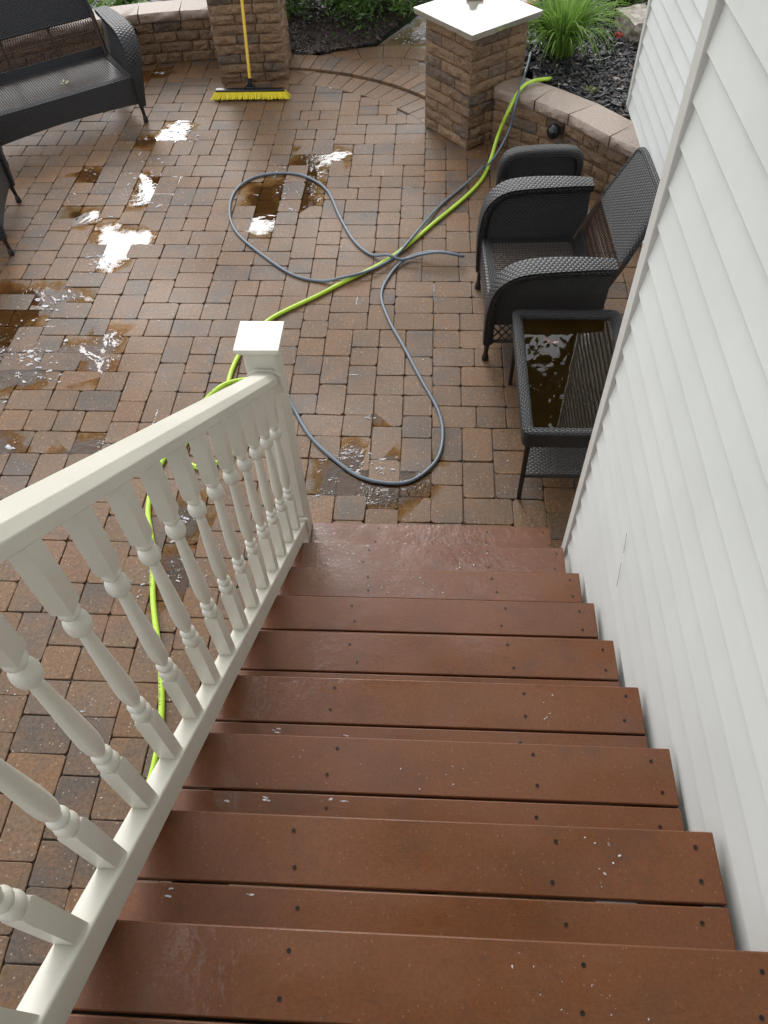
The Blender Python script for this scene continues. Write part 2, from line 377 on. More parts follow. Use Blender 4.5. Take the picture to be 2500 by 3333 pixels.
def poly_sheet(name, pts, z, mat, kind='structure', smooth_it=0, bumpy=0):
    for _ in range(smooth_it):
        q = []
        for i in range(len(pts)):
            a = Vector(pts[i]); b = Vector(pts[(i + 1) % len(pts)])
            q += [tuple(a * 0.75 + b * 0.25), tuple(a * 0.25 + b * 0.75)]
        pts = q
    bm = bmesh.new(); vs = [bm.verts.new((p[0], p[1], z)) for p in pts]; f = bm.faces.new(vs)
    bmesh.ops.triangulate(bm, faces=[f]); bmesh.ops.recalc_face_normals(bm, faces=bm.faces)
    me = bpy.data.meshes.new(name); bm.to_mesh(me); bm.free()
    if me.polygons[0].normal.z < 0: me.flip_normals()
    me.materials.append(mat); o = bpy.data.objects.new(name, me); S.collection.objects.link(o)
    if kind: o['kind'] = kind
    return o

P_ = {
 'a': [(-2.86, 4.54), (-2.72, 4.52), (-2.7, 4.38), (-2.7, 4.16), (-2.77, 4.06), (-2.88, 4.03), (-3.04, 4.02), (-3.22, 4.04), (-3.25, 4.2), (-3.04, 4.19), (-2.95, 4.26), (-2.91, 4.4)],
 'b': [(-2.98, 3.58), (-2.61, 3.57), (-2.6, 3.39), (-2.58, 3.26), (-2.67, 3.2), (-2.77, 3.14), (-2.92, 3.08), (-2.95, 3.32)],
 'c': [(-3.11, 2.83), (-2.95, 2.89), (-2.92, 2.8), (-2.66, 2.80), (-2.62, 2.65), (-2.74, 2.45), (-2.80, 2.35), (-2.84, 2.26), (-2.99, 2.27), (-3.05, 2.45), (-3.07, 2.64)],
 'd': [(-3.4, 3.08), (-3.13, 3.06), (-3.11, 2.9), (-3.32, 2.8)],
 'e': [(-3.57, 3.71), (-3.23, 3.68), (-3.19, 3.42), (-3.38, 3.42), (-3.49, 3.47)],
 'f': [(-3.76, 2.11), (-3.04, 2.11), (-2.86, 1.95), (-3.03, 1.93), (-3.02, 1.82), (-3.03, 1.75), (-3.18, 1.77), (-3.2, 1.71), (-3.19, 1.54), (-3.03, 1.51), (-2.94, 1.51), (-2.76, 1.52), (-2.76, 1.64), (-2.59, 1.67), (-2.58, 1.49), (-2.56, 1.17), (-2.75, 1.17), (-2.76, 1.33), (-2.98, 1.36), (-2.94, 1.17), (-3.05, 1.08), (-3.31, 1.07), (-3.8, 1.2)],
 'g': [(-1.02, 0.97), (-0.91, 0.97), (-0.85, 0.83), (-1.02, 0.82)],
 'h': [(-1.19, 0.64), (-1.01, 0.70), (-0.84, 0.65), (-0.76, 0.55), (-0.58, 0.55), (-0.6, 0.3), (-0.75, 0.22), (-0.94, 0.21), (-1.2, 0.22), (-1.22, 0.49)],
 'i': [(-2.69, 0.72), (-2.31, 0.73), (-2.36, 0.6), (-2.65, 0.4)],
 'j': [(-1.99, 0.26), (-1.82, 0.30), (-1.74, 0.14), (-1.78, -0.02), (-1.92, 0.02)],
 'k': [(-1.99, -0.04), (-1.77, -0.09), (-1.66, -0.3), (-1.76, -0.36), (-1.9, -0.34)],
 'l': [(-1.80, 5.22), (-1.50, 5.13), (-1.56, 5.03), (-1.74, 5.06)],
 'm': [(-1.72, 3.97), (-1.27, 3.94), (-1.31, 3.7), (-1.47, 3.67), (-1.48, 3.28), (-1.46, 3.09), (-1.62, 2.96), (-1.8, 2.7), (-1.97, 2.74), (-2.08, 3.45), (-1.82, 3.48)],
 'n': [(-3.45, 5.42), (-3.25, 5.52), (-3.08, 5.49), (-3.18, 5.34), (-3.33, 5.24)],
 'o': [(-3.10, 0.78), (-3.00, 0.72), (-2.90, 0.55), (-3.03, 0.50), (-3.2, 0.6)],
 'p': [(-1.175, 5.97), (-0.9, 6.32), (-0.74, 6.6), (-0.55, 6.75), (-0.35, 6.1), (-0.6, 5.98), (-0.95, 5.98)],
}
def in_poly(x, y, poly):
    c = False; n = len(poly)
    for i in range(n):
        x1, y1 = poly[i]; x2, y2 = poly[(i + 1) % n]
        if (y1 > y) != (y2 > y) and x < (x2 - x1) * (y - y1) / (y2 - y1) + x1: c = not c
    return c
U_ = 0.0845
def paver_block(m, x0, x1, y0, y1, z, col, gap=0.0012, rad=0.011, tiltx=0, tilty=0, T=None):
    """one tumbled paver: rounded corners, softened edges, a slight wobble"""
    x0 += gap; x1 -= gap; y0 += gap; y1 -= gap
    j = lambda: random.uniform(-0.0032, 0.0032)
    def ring(ins, zz, r):
        pts = []
        for cx, cy, a0 in ((x1 - r, y1 - r, 0), (x0 + r, y1 - r, 90), (x0 + r, y0 + r, 180), (x1 - r, y0 + r, 270)):
            for k in range(3):
                a = math.radians(a0 + 45 * k); pts.append([cx + (r - ins) * math.cos(a), cy + (r - ins) * math.sin(a), zz])
        return pts
    jit = [(j(), j()) for _ in range(12)]
    rings = [ring(0, z - 0.03, rad), ring(0, z - 0.0045, rad), ring(0.0014, z - 0.0014, rad), ring(0.004, z, rad)]
    cx, cy = (x0 + x1) / 2, (y0 + y1) / 2
    for r in rings:
        for p, (a, b) in zip(r, jit):
            p[0] += a; p[1] += b; p[2] += tiltx * (p[0] - cx) + tilty * (p[1] - cy)
            if T: p[0], p[1] = T(p[0], p[1])
    b = len(m.v)
    m.loops(rings, True, None, col, False)
    m.face([b + 36 + k for k in range(12)], None, col)
def paver_col():
    t = random.random()
    base = (0.165, 0.102, 0.056) if t < 0.45 else (0.188, 0.104, 0.048) if t < 0.72 else (0.118, 0.087, 0.064) if t < 0.92 else (0.205, 0.108, 0.05)
    k = random.uniform(0.85, 1.15); return tuple(c * k for c in base)
nx, ny = 92, 134
gx0, gy0 = -0.845 - 68 * U_, 0.82 - 52 * U_
patio = MB(); top = [0] * nx
A1 = (Vector((-1.9460, 3.4869)), 1.541)
while min(top) < ny:
    y = min(top); i = top.index(y); r = 0
    while i + r < nx and top[i + r] == y: r += 1
    opts = [q for q in ((2, 2), (2, 2), (3, 2), (3, 2), (2, 3)) if q[0] == r or q[0] <= r - 2] or [(r, 2)]
    wd, hg = random.choice(opts)
    for k in range(wd): top[i + k] = y + hg
    x0 = gx0 + i * U_; x1 = x0 + wd * U_; y0 = gy0 + y * U_; y1 = y0 + hg * U_
    cx, cy = (x0 + x1) / 2, (y0 + y1) / 2
    if cx > 0.1 and cy < -0.4: continue
    if cy > 5.9 or (cx < -2.4 and cy > 5.9) or cx > 1.15: continue
    if (Vector((cx, cy)) - A1[0]).length > A1[1] + 0.07 and cx > -1.85 and cy > 3.6 and cx < -0.3 and cy > 4.0: continue
    sx = -0.012 * (cy - 0.8)    # the courses run a hair off square
    zz = random.uniform(-0.0012, 0.0008)
    if any(in_poly(cx, cy, q) for q in P_.values()): zz = random.uniform(-0.0052, -0.0016) if random.random() < 0.86 else 0.0004
    paver_block(patio, x0, x1, y0, y1, zz, paver_col(), rad=random.uniform(0.010, 0.021), tiltx=random.gauss(0, 0.006), tilty=random.gauss(0, 0.006),
                T=lambda a, b: (a, b - 0.006 * (a + 0.8)))
# soldier course laid on the curve in front of the step, and the raised step course
def arc_course(m, c, r0, r1, a0, a1, n, z, jit=0.004):
    for k in range(n):
        p0 = math.radians(a0 + (a1 - a0) * k / n); p1 = math.radians(a0 + (a1 - a0) * (k + 1) / n)
        g_ = 0.0022
        q = [(r0 + g_, p0 + g_ / r0), (r1 - g_, p0 + g_ / r1), (r1 - g_, p1 - g_ / r1), (r0 + g_, p1 - g_ / r0)]
        P = [Vector((c[0] + r * math.cos(a), c[1] + r * math.sin(a))) for r, a in q]; M = sum(P, Vector((0, 0))) / 4
        col = paver_col(); zz = z + random.uniform(-0.001, 0.001)
        rings = [[(p.x, p.y, zz - 0.06) for p in P], [(p.x, p.y, zz - 0.006) for p in P], [(*(p + (M - p) * 0.03), zz) for p in P]]
        b = len(m.v); m.loops(rings, True, None, col, False); m.face([b + 8 + t for t in range(4)], None, col)
arc_course(patio, (-2.2, 3.35), 1.82, 2.10, 20, 92, 17, 0.002)
arc_course(patio, (-2.2, 3.35), 2.105, 2.40, 18, 96, 27, 0.024)
patio.build('patio', PAVER); tag(S.objects['patio'], kind='structure')
bed = MB(); bed.quad([(-8, -4.2, -0.013), (1.3, -4.2, -0.013), (1.3, 5.95, -0.013), (-8, 5.95, -0.013)])
tag(bed.build('patio_bed', JOINT), kind='structure')
# round landing beyond the step and the walk that leaves it
land = MB()
LC = (-1.10, 4.844)
arc_course(land, LC, 0.84, 1.10, -20, 160, 13, 0.006)
for i in range(-6, 6):
    for k in range(-5, 6):
        x0 = LC[0] + i * 0.169; y0 = LC[1] + k * 0.169; cx = x0 + 0.085; cy = y0 + 0.085
        if (Vector((cx, cy)) - Vector(LC)).length < 0.86 and (Vector((cx, cy)) - Vector((-2.2, 3.35))).length > 2.33:
            paver_block(land, x0 + (k % 2) * 0.08, x0 + 0.169 + (k % 2) * 0.08, y0, y0 + 0.169, 0.0, paver_col())
tag(land.build('landing', PAVER), kind='structure')
walk = m_ground('wet_aggregate', (0.16, 0.155, 0.14), (0.30, 0.29, 0.26), 0.22, 30)
tag(poly_sheet('walkway', [(-1.30, 5.55), (0.0, 5.4), (0.4, 6.1), (1.6, 7.2), (3.5, 8.4), (3.0, 10.5), (0.5, 9.2), (-0.55, 7.3), (-0.85, 6.6), (-1.2, 5.95)], -0.010, walk), kind='structure')

# ------------------------------------------------------------------ house
house = thing('house', (0.03, -0.15, 0), 'pale vinyl-sided house with two corners beside the stairs', 'house')
LAP = 0.1125
def siding(m, x, y0, y1, z0, z1, ny_=1):
    """clapboards facing -x, each lap leaning out to its lower edge"""
    prof = []; z = z0
    while z < z1:
        prof += [(x - 0.002, z), (x - 0.0135, z + 0.0015), (x - 0.0145, z + 0.004), (x - 0.0132, z + 0.012), (x - 0.0015, z + LAP - 0.0005)]
        z += LAP
    ys = [y0 + (y1 - y0) * i / ny_ for i in range(ny_ + 1)]
    b = len(m.v); n = len(prof)
    for yy in ys:
        for (px, pz) in prof:
            wv = 0.0016 * noise.noise(Vector((yy * 1.1, pz * 0.55, x * 5)))
            m.v.append((px + wv, yy, pz))
    for i in range(ny_):
        for k in range(n - 1):
            m.face((b + i * n + k, b + (i + 1) * n + k, b + (i + 1) * n + k + 1, b + i * n + k + 1))
s1 = MB(); siding(s1, 0.03, -5.0, -0.185, 0.0915, 5.4, 60); s1.build('siding', SIDING, house, smooth=25)
s2 = MB(); siding(s2, 0.83, -0.15, 3.68, 0.0915, 5.4, 40); s2.build('siding', SIDING, house, smooth=25)
wl = MB()
wl.box(0.033, 0.83, -5.0, -0.155, 0.09, 5.4); wl.box(0.834, 4.0, -5.0, 3.70, 0.09, 5.4)
wl.build('wall_core', SIDING, house)
fd = MB(); fd.box(0.05, 0.85, -5.0, -0.17, -0.1, 0.0895); fd.box(0.85, 4.0, -5.0, 3.68, -0.1, 0.0895)
fd.build('foundation', m_plain('foundation_concrete', (0.18, 0.17, 0.16), 0.8, 0.3), house)
def corner_post(x, y, z0):
    m = MB()
    P = [(x + 0.002, y - 0.075), (x - 0.020, y - 0.075), (x - 0.022, y - 0.073), (x - 0.022, y - 0.060), (x - 0.017, y - 0.058), (x - 0.017, y + 0.000), (x - 0.015, y + 0.004),
         (x + 0.060, y + 0.004), (x + 0.060, y + 0.002)]
    m.loops([[(a, b, z0) for a, b in P], [(a, b, 5.4) for a, b in P]], True)
    return m.build('corner_trim', TRIM, house, bevel=0.0015)
corner_post(0.03, -0.135, 0.13)
corner_post(0.83, 3.735, 0.43)
rf = MB()
rf.quad([(-0.35, -5.2, 5.40), (4.0, -5.2, 7.0), (4.0, 4.1, 7.0), (-0.35, 0.15, 5.40)]); rf.quad([(-0.35, -5.2, 5.36), (4.0, -5.2, 5.36), (4.0, 4.1, 5.36), (-0.35, 0.15, 5.36)])
rf.build('roof', m_ground('asphalt_shingle', (0.03, 0.03, 0.032), (0.07, 0.068, 0.066), 0.85, 30), house)
bl_ = MB(); bl_.box(-1.6, 0.015, -4.2, -0.16, 4.25, 4.40); bl_.box(-1.6, 0.82, -0.159, 0.85, 4.25, 4.40); bl_.box(-1.6, -1.55, -4.2, 0.85, 4.401, 5.2); bl_.box(-1.549, 0.82, 0.80, 0.85, 4.401, 5.2)
bl_.build('overhead_shade_slab', VINYL, house)  # unseen slab added overhead to cut the skylight on railing and upper siding
cr = MB()
cr.tube([(0.0135, -0.78, 1.1), (0.0138, -0.748, 1.165)], 0.0008, 5); cr.tube([(0.0132, -0.823, 0.97), (0.0136, -0.79, 1.06)], 0.0008, 5)
cr.build('siding_seam', m_plain('seam_dark', (0.25, 0.25, 0.25), 0.7), house)

# ------------------------------------------------------------------ staircase
RUN, RISE = 0.2441, 0.1772
nose = lambda k: ((k - 9) * RUN, (10 - k) * RISE)
stairs = thing('staircase', (-0.58, -1.1, 0), 'wet reddish-brown composite staircase of nine steps beside the house', 'stairs')
scr = MB(); scr.lathe([(0.0045, 0), (0.0045, 0.0006), (0.0022, 0.0006), (0.0018, -0.001)], (0, 0, 0), 10)
screw0 = None
for k in range(1, 10):
    y, z = nose(k)
    xl = -1.26 if k < 8 else -1.20 if k == 8 else -1.165
    xr = {8: -0.010, 9: -0.022}.get(k, 0.0) + random.uniform(-0.002, 0.002)
    b = MB()
    for (y0, y1) in ((y - 0.1397, y), (y - 0.1397 * 2 - 0.005, y - 0.1397 - 0.005)):
        dz = random.uniform(-0.0008, 0.0008)
        b.box(xl, xr, y0, y1, z - 0.0254 + dz, z + dz)
    if k == 1:
        pl_ = MB(); pl_.box(xl, xr, y - 0.30, y - 0.07, z - 0.05, z - 0.027); pl_.build('gap_shade_plank', GAP, stairs)  # dark plank added under the boards so the gap reads as shade
    t = b.build('tread', TREAD, stairs, bevel=0.0035)
    r = MB(); r.box(xl + 0.01, xr - 0.012, y - 0.062, y - 0.044, z - RISE + 0.001, z - 0.027)
    r.build('riser', TREAD, stairs)
    for xs in (-0.875 + 0.03 * (k % 2), -0.335, -0.045):
        for ys in (-0.035, -0.105, -0.182):
            if k >= 7 and ys < -0.15: continue
            px, py = xs + random.uniform(-0.015, 0.015), y + ys + random.uniform(-0.008, 0.008)
            if screw0 is None:
                screw0 = scr.build('screw', STEEL, t, off=(0, 0, 0)); q = screw0
            else:
                q = screw0.copy(); S.collection.objects.link(q)
            q.parent = t; q.location = (px + 0.58, py + 1.1, z + 0.0008)
st = MB()
for x in (-1.12, -0.60, -0.06):
    P = []
    for k in range(1, 10):
        y, z = nose(k)
        P += [(y - 0.064 - RUN, z - 0.0265), (y - 0.064, z - 0.0265)]
    ring0 = [(x - 0.019, p[0], p[1]) for p in P] + [(x - 0.019, -0.064, 0.0), (x - 0.019, -0.30, 0.0), (x - 0.019, -2.26, 1.36)]
    ring1 = [(x + 0.019, a, c) for (_, a, c) in ring0]
    st.loops([ring0, ring1], True)
st.build('stringer', GAP, stairs)
deck = thing('deck', (-0.6, -3.4, 1.77), 'composite deck at the head of the brown stairs', 'deck')
dk = MB()
for i in range(16):
    y1 = -2.205 - i * 0.1447
    dk.box(-2.4, 0.012, y1 - 0.1397, y1, 1.747, 1.772)
dk.build('decking', TREAD, deck, bevel=0.003)
dj = MB(); dj.box(-2.38, 0.0, -2.27, -2.23, 1.50, 1.746); dj.box(-2.38, -2.34, -4.5, -2.28, 1.50, 1.746)
for x, y in ((-2.3, -2.35), (-1.3, -2.35), (-2.3, -4.3)): dj.box(x - 0.05, x + 0.05, y - 0.05, y + 0.05, -0.05, 1.50)
dj.build('frame', GAP, deck)

# ------------------------------------------------------------------ stair railing
rail = thing('stair_railing', (-1.2, -0.06, 0), 'cream vinyl stair railing with turned balusters and a square end post', 'railing')
hz = lambda y, h: 0.1772 - 0.7259 * y + h
def slope_prism(m, prof, y0, y1, n=1):
    rings = []
    for i in range(n + 1):
        y = y0 + (y1 - y0) * i / n; rings.append([(x, y, hz(y, h)) for x, h in prof])
    m.loops(rings, True)
m = MB(); slope_prism(m, [(-1.163, 0.0), (-1.163, 0.088), (-1.166, 0.092), (-1.210, 0.092), (-1.213, 0.088), (-1.213, 0.0)], -2.75, -0.125)
m.build('bottom_rail', VINYL, rail, bevel=0.002)
m = MB(); slope_prism(m, [(-1.170, 0.932), (-1.170, 0.964), (-1.186, 0.986), (-1.2165, 0.9875), (-1.247, 0.986), (-1.263, 0.964), (-1.263, 0.932), (-1.240, 0.926), (-1.193, 0.926)], -2.75, -0.118)
m.build('handrail', VINYL, rail, bevel=0.002)
m = MB(); m.box(-1.283, -1.168, -0.113, 0.003, -0.02, 1.348)
post = m.build('post', VINYL, rail, bevel=0.005)
m = MB(); cx, cy = -1.2255, -0.055
for hw, z0, z1 in ((0.066, 1.332, 1.340), (0.072, 1.340, 1.352), (0.081, 1.352, 1.368)): m.box(cx - hw, cx + hw, cy - hw, cy + hw, z0, z1)
b = len(m.v); hw = 0.079
m.v += [(cx - hw, cy - hw, 1.368), (cx + hw, cy - hw, 1.368), (cx + hw, cy + hw, 1.368), (cx - hw, cy + hw, 1.368), (cx, cy, 1.378)]
for k in range(4): m.face((b + k, b + (k + 1) % 4, b + 4))
m.build('post_cap', VINYL, post, bevel=0.0015)
m = MB()
prof = lambda g_, h0, h1: [(-1.160 + g_, h0), (-1.160 + g_, h1 - 0.03), (-1.186, h1), (-1.250, h1), (-1.279 - g_, h1 - 0.03), (-1.279 - g_, h0 + 0.02), (-1.25, h0)]
slope_prism(m, prof(0.004, 0.885, 1.002), -0.128, -0.1135); m.build('bracket', VINYL, rail, bevel=0.003)
m = MB(); slope_prism(m, [(-1.154, -0.02), (-1.154, 0.10), (-1.162, 0.112), (-1.214, 0.112), (-1.222, 0.10), (-1.222, -0.02)], -0.142, -0.1135); m.build('bracket', VINYL, rail, bevel=0.004)
m = MB(); m.box(-1.290, -1.1655, -0.119, -0.1145, 0.178, 0.20)
# balusters: square ends, turned middle
BX = -1.191
def baluster_mesh():
    m = MB(); hw = 0.0186; L = 0.85
    # z runs from 0 at the lower rail to L at the hand rail; ends are cut on the slope
    def sq(z, slope, hw=hw): return [(sx * hw, sy * hw, z - 0.7259 * sy * hw * slope) for sx, sy in ((-1, -1), (1, -1), (1, 1), (-1, 1))]
    m.loops([sq(-0.012, 1), sq(0.222, 0), sq(0.229, 0, hw * 0.86)], True)
    m.loops([sq(0.668, 0, hw * 0.86), sq(0.675, 0), sq(L + 0.004, 1)], True)
    pr = [(0.0120, 0.226), (0.0165, 0.231), (0.0205, 0.239), (0.0218, 0.248), (0.0205, 0.257), (0.0165, 0.264), (0.0112, 0.267), (0.0110, 0.270), (0.0165, 0.274), (0.0192, 0.281), (0.0192, 0.286), (0.0165, 0.292), (0.0112, 0.296), (0.0112, 0.301),
          (0.0150, 0.310), (0.0182, 0.326), (0.0196, 0.350), (0.0194, 0.380), (0.0178, 0.430), (0.0155, 0.490), (0.0132, 0.550), (0.0118, 0.588), (0.0118, 0.594),
          (0.0165, 0.596), (0.0208, 0.603), (0.0228, 0.613), (0.0230, 0.621), (0.0215, 0.631), (0.0170, 0.639), (0.0115, 0.643), (0.0113, 0.647), (0.0165, 0.650), (0.0192, 0.656), (0.0185, 0.664), (0.0150, 0.670)]
    m.lathe([(r_ * 1.0, z_) for r_, z_ in pr], (0, 0, 0), 20)
    return m
bal0 = None
for k in range(-4, 14):
    y = -2.013 + 0.1363 * k + 0.019
    if bal0 is None: bal0 = baluster_mesh().build('baluster', VINYL, rail, smooth=50, off=(0, 0, 0)); q = bal0
    else: q = bal0.copy(); S.collection.objects.link(q); q.parent = rail
    q.location = (BX + 1.2, y + 0.06, hz(y, 0.082))

# ------------------------------------------------------------------ stone work
def stone_col():
    t = random.random()
    base = (0.30, 0.185, 0.10) if t < 0.58 else (0.25, 0.155, 0.09) if t < 0.88 else (0.16, 0.12, 0.09)
    k = random.uniform(0.85, 1.15); return tuple(c * k for c in base)
def stone(m, a, b, c, d_, z0, z1, col, bulge=0.006, gap=0.0032, nxs=14, nzs=6, seed=0):
    """rock-faced block: a-b is the face (plan), d-c its back"""
    a, b, c, d_ = Vector(a), Vector(b), Vector(c), Vector(d_)
    t = (b - a).normalized(); a = a + t * gap; b = b - t * gap
    n = ((a - d_) + (b - c)).normalized(); z0 += gap * 0.6; z1 -= gap * 0.6
    base = len(m.v)
    for j in range(nzs + 1):
        tz = j / nzs
        for i in range(nxs + 1):
            s_ = i / nxs
            p = a.lerp(b, s_); e = (1 - abs(2 * s_ - 1) ** 5) * (1 - abs(2 * tz - 1) ** 3.2)
            nn = noise.noise(Vector((p.x * 16 + seed, p.y * 16, (z0 + (z1 - z0) * tz) * 16))) * 0.017 + noise.noise(Vector((p.x * 38, p.y * 38 + seed, (z0 + (z1 - z0) * tz) * 42))) * 0.012
            off = e * (bulge + nn) - (1 - e) * 0.008
            zz = z0 + (z1 - z0) * tz
            if 0 < i < nxs and (j == 0 or j == nzs): zz += random.uniform(-0.0015, 0.0015)
            m.v.append((p.x + n.x * off, p.y + n.y * off, zz))
    W = nxs + 1
    for j in range(nzs):
        for i in range(nxs): m.face((base + j * W + i, base + j * W + i + 1, base + (j + 1) * W + i + 1, base + (j + 1) * W + i), None, col)
    k0 = len(m.v)
    m.v += [(d_.x, d_.y, z0), (c.x, c.y, z0), (c.x, c.y, z1), (d_.x, d_.y, z1)]
    m.face([base + nzs * W + i for i in range(nxs + 1)] + [k0 + 2, k0 + 3], None, col)
    m.face([base + i for i in reversed(range(nxs + 1))] + [k0, k0 + 1], None, col)
    m.face([base + j * W for j in range(nzs + 1)] + [k0 + 3, k0], None, col)
    m.face([base + j * W + nxs for j in reversed(range(nzs + 1))] + [k0 + 1, k0 + 2], None, col)
def pillar(o, a_, b_, half, nc, hc, label, cap=True):
    t = thing('stone_pillar', (o[0], o[1], 0), label, 'pillar', 'stone pillars at the patio opening')
    a_, b_ = Vector(a_), Vector(b_); o = Vector(o[:2]); m = MB()
    cs = [o - a_ * half - b_ * half, o + b_ * half - a_ * half, o + a_ * half + b_ * half, o + a_ * half - b_ * half]
    for k in range(nc):
        z0, z1 = k * hc, (k + 1) * hc
        for f in range(4):
            p, q = cs[f], cs[(f + 1) % 4]; dirn = (q - p).normalized(); inw = (o - (p + q) / 2).normalized()
            full = (k + f) % 2 == 0
            L = (q - p).length; s0 = 0.0 if full else 0.008; s1 = L - s0
            if k % 2: cuts = [s0, L * random.uniform(0.60, 0.68), s1]
            else: cuts = [s0, L * random.uniform(0.28, 0.38), s1] if f % 2 else [s0, L * random.uniform(0.3, 0.36), L * random.uniform(0.62, 0.70), s1]
            for u, v in zip(cuts, cuts[1:]):
                A = p + dirn * u; B = p + dirn * v
                stone(m, A, B, B + inw * 0.09, A + inw * 0.09, z0, z1, stone_col(), seed=k * 3 + f, nxs=12 if v - u < 0.25 else 18)
    m.build('stone_blocks', STONE, t, smooth=28, fixn=False)
    return t
A_ = Vector((-0.629, 0.777)); B_ = Vector((0.777, 0.629))
PR = Vector((-0.30, 4.295))
pr = pillar(PR, A_, B_, 0.28, 10, 0.083, 'short brown stone pillar topped by a flat wet cap slab')
def rough_slab(name, o, a_, b_, half, z0, z1, mat, parent):
    m = MB(); n = 24
    per = []
    cs = [o - a_ * half - b_ * half, o + b_ * half - a_ * half, o + a_ * half + b_ * half, o + a_ * half - b_ * half]
    for f in range(4):
        for i in range(n): per.append(cs[f].lerp(cs[(f + 1) % 4], i / n))
    rings = []
    for j, (zz, ins) in enumerate(((z0, 0.03), (z0 + 0.006, 0.014), (z0 + 0.02, 0.008), (z1 - 0.014, 0.004), (z1 - 0.004, 0.0), (z1, 0.0015))):
        rg = []
        for p in per:
            nn = 0.5 + 0.5 * noise.noise(Vector((p.x * 18, p.y * 18, zz * 30))); amt = ins * (0.4 + 1.3 * nn) if j < 4 else ins
            dd = (o - p).normalized(); zq = zz + (0.006 * noise.noise(Vector((p.x * 14, p.y * 14, 3))) if j == 0 else 0)
            rg.append((p.x + dd.x * amt, p.y + dd.y * amt, zq))
        rings.append(rg)
    m.loops(rings, True)
    return m.build(name, mat, parent, smooth=40)
rough_slab('cap_slab', PR, A_, B_, 0.345, 0.832, 0.882, SLAB, pr)
PL = Vector((-2.30, 5.51)); al = Vector((-0.08, 0.997)); bl = Vector((0.997, 0.08))
pl = pillar(PL, al, bl, 0.31, 16, 0.0795, 'tall brown stone pillar behind the yellow broom')
rough_slab('cap_slab', PL, al, bl, 0.375, 1.274, 1.324, SLAB, pl)

def seat_wall(front, depth, label, caps, hc=0.089, nc=4, cap_z=(0.357, 0.442)):
    t = thing('stone_wall', (front[len(front) // 2][0], front[len(front) // 2][1], 0), label, 'stone wall', 'low stone seat walls round the patio')
    F = [Vector(p) for p in front]
    acc = [0]
    for p, q in zip(F, F[1:]): acc.append(acc[-1] + (q - p).length)
    def at(s_):
        s_ = max(0, min(s_, acc[-1]))
        for i in range(len(F) - 1):
            if s_ <= acc[i + 1] + 1e-9:
                return F[i].lerp(F[i + 1], (s_ - acc[i]) / (acc[i + 1] - acc[i]))
    def nrm(s_):
        d_ = (at(s_ + 0.06) - at(s_ - 0.06)).normalized(); return Vector((-d_.y, d_.x))   # points to the back
    m = MB()
    for k in range(nc):
        s_ = -0.02 if k % 2 else -0.1; ins = 0.022
        while s_ < acc[-1]:
            e = s_ + random.choice((0.16, 0.21, 0.26, 0.30)); u, v = max(0, s_), min(acc[-1], e)
            if v - u > 0.02:
                A = at(u) + nrm(u) * ins; B = at(v) + nrm(v) * ins
                stone(m, A, B, B + nrm(v) * (depth - 0.05), A + nrm(u) * (depth - 0.05), k * hc, (k + 1) * hc, stone_col(), seed=k * 5 + 1, nxs=14)
            s_ = e
    m.build('stone_blocks', STONE, t, smooth=28, fixn=False)
    for u, v in zip(caps, caps[1:]):
        u *= acc[-1]; v *= acc[-1]; m = MB()
        A, B = at(u), at(v); kc = random.uniform(0.9, 1.1); col = (0.33 * kc, 0.245 * kc, 0.19 * kc)
        mid = at((u + v) / 2)
        C_, D_ = B + nrm(v) * depth, A + nrm(u) * depth
        stone(m, A, mid, mid + nrm((u + v) / 2) * depth, D_, *cap_z, col, bulge=0.014, gap=0.001, nxs=8, seed=9) if False else stone(m, A, B, C_, D_, *cap_z, col, bulge=0.012, gap=0.0055, nxs=16, seed=9)
        m.build('cap_stone', CAPS, t, smooth=40, fixn=False, bevel=0)
    return t
wr = seat_wall([(-0.16, 4.02), (0.306, 3.664), (0.561, 3.306), (0.815, 3.03)], 0.285, 'curved stone seat wall between the short pillar and the house', [0, 0.27, 0.50, 0.80, 1.0])
wlft = seat_wall([(-5.4, 4.15), (-4.95, 4.62), (-4.47, 5.06), (-3.95, 5.38), (-3.5, 5.55), (-3.0, 5.645), (-2.58, 5.68)], 0.285, 'curved stone seat wall running behind the wicker bench to the tall pillar', [0, 0.13, 0.26, 0.39, 0.52, 0.65, 0.765, 0.88, 1.0])
# round black lights on the two walls
def wall_light(p, n, label, r=0.05):
    t = thing('wall_light', p, label, 'light', 'round black wall lights')
    n = Vector(n).normalized(); m = MB(); prof = [(0.001, 0.045), (0.018, 0.043), (0.034, 0.034), (0.045, 0.018), (0.0495, 0.0), (0.046, -0.018), (0.034, -0.032)]
    q = n.to_track_quat('Z', 'Y'); b = MB(); b.lathe([(r_ * r / 0.05, z_) for r_, z_ in prof], (0, 0, 0), 22)
    b.v = [tuple(q @ Vector(v) + Vector(p)) for v in b.v]; b.build('dome', BLACK, t, smooth=True)
    b = MB(); b.lathe([(0.03, -0.05), (0.03, -0.028)], (0, 0, 0), 16); b.v = [tuple(q @ Vector(v) + Vector(p)) for v in b.v]; b.build('mount', BLACK, t, smooth=40)
wall_light((0.286, 3.60, 0.30), (-0.70, -0.66, 0.25), 'round black light under the cap of the wall by the house', 0.055)
wall_light((-3.42, 5.50, 0.335), (0.25, -0.95, 0.2), 'round black light on the wall beside the bench arm', 0.05)

# lantern on the short pillar
lt = thing('pillar_light', (-0.315, 4.46, 0.882), 'small black light on a tan base in the middle of the flat pillar cap', 'light')
m = MB(); m.box(-0.38, -0.25, 4.45, 4.58, 0.882, 0.905); m.build('base', m_plain('tan_base', (0.30, 0.22, 0.13), 0.5), lt, bevel=0.004)
m = MB(); m.lathe([(0.048, 0.0), (0.050, 0.012), (0.036, 0.03), (0.03, 0.05), (0.012, 0.058)], (-0.325, 4.505, 0.9055), 18); m.build('lamp_head', BLACK, lt, smooth=40)

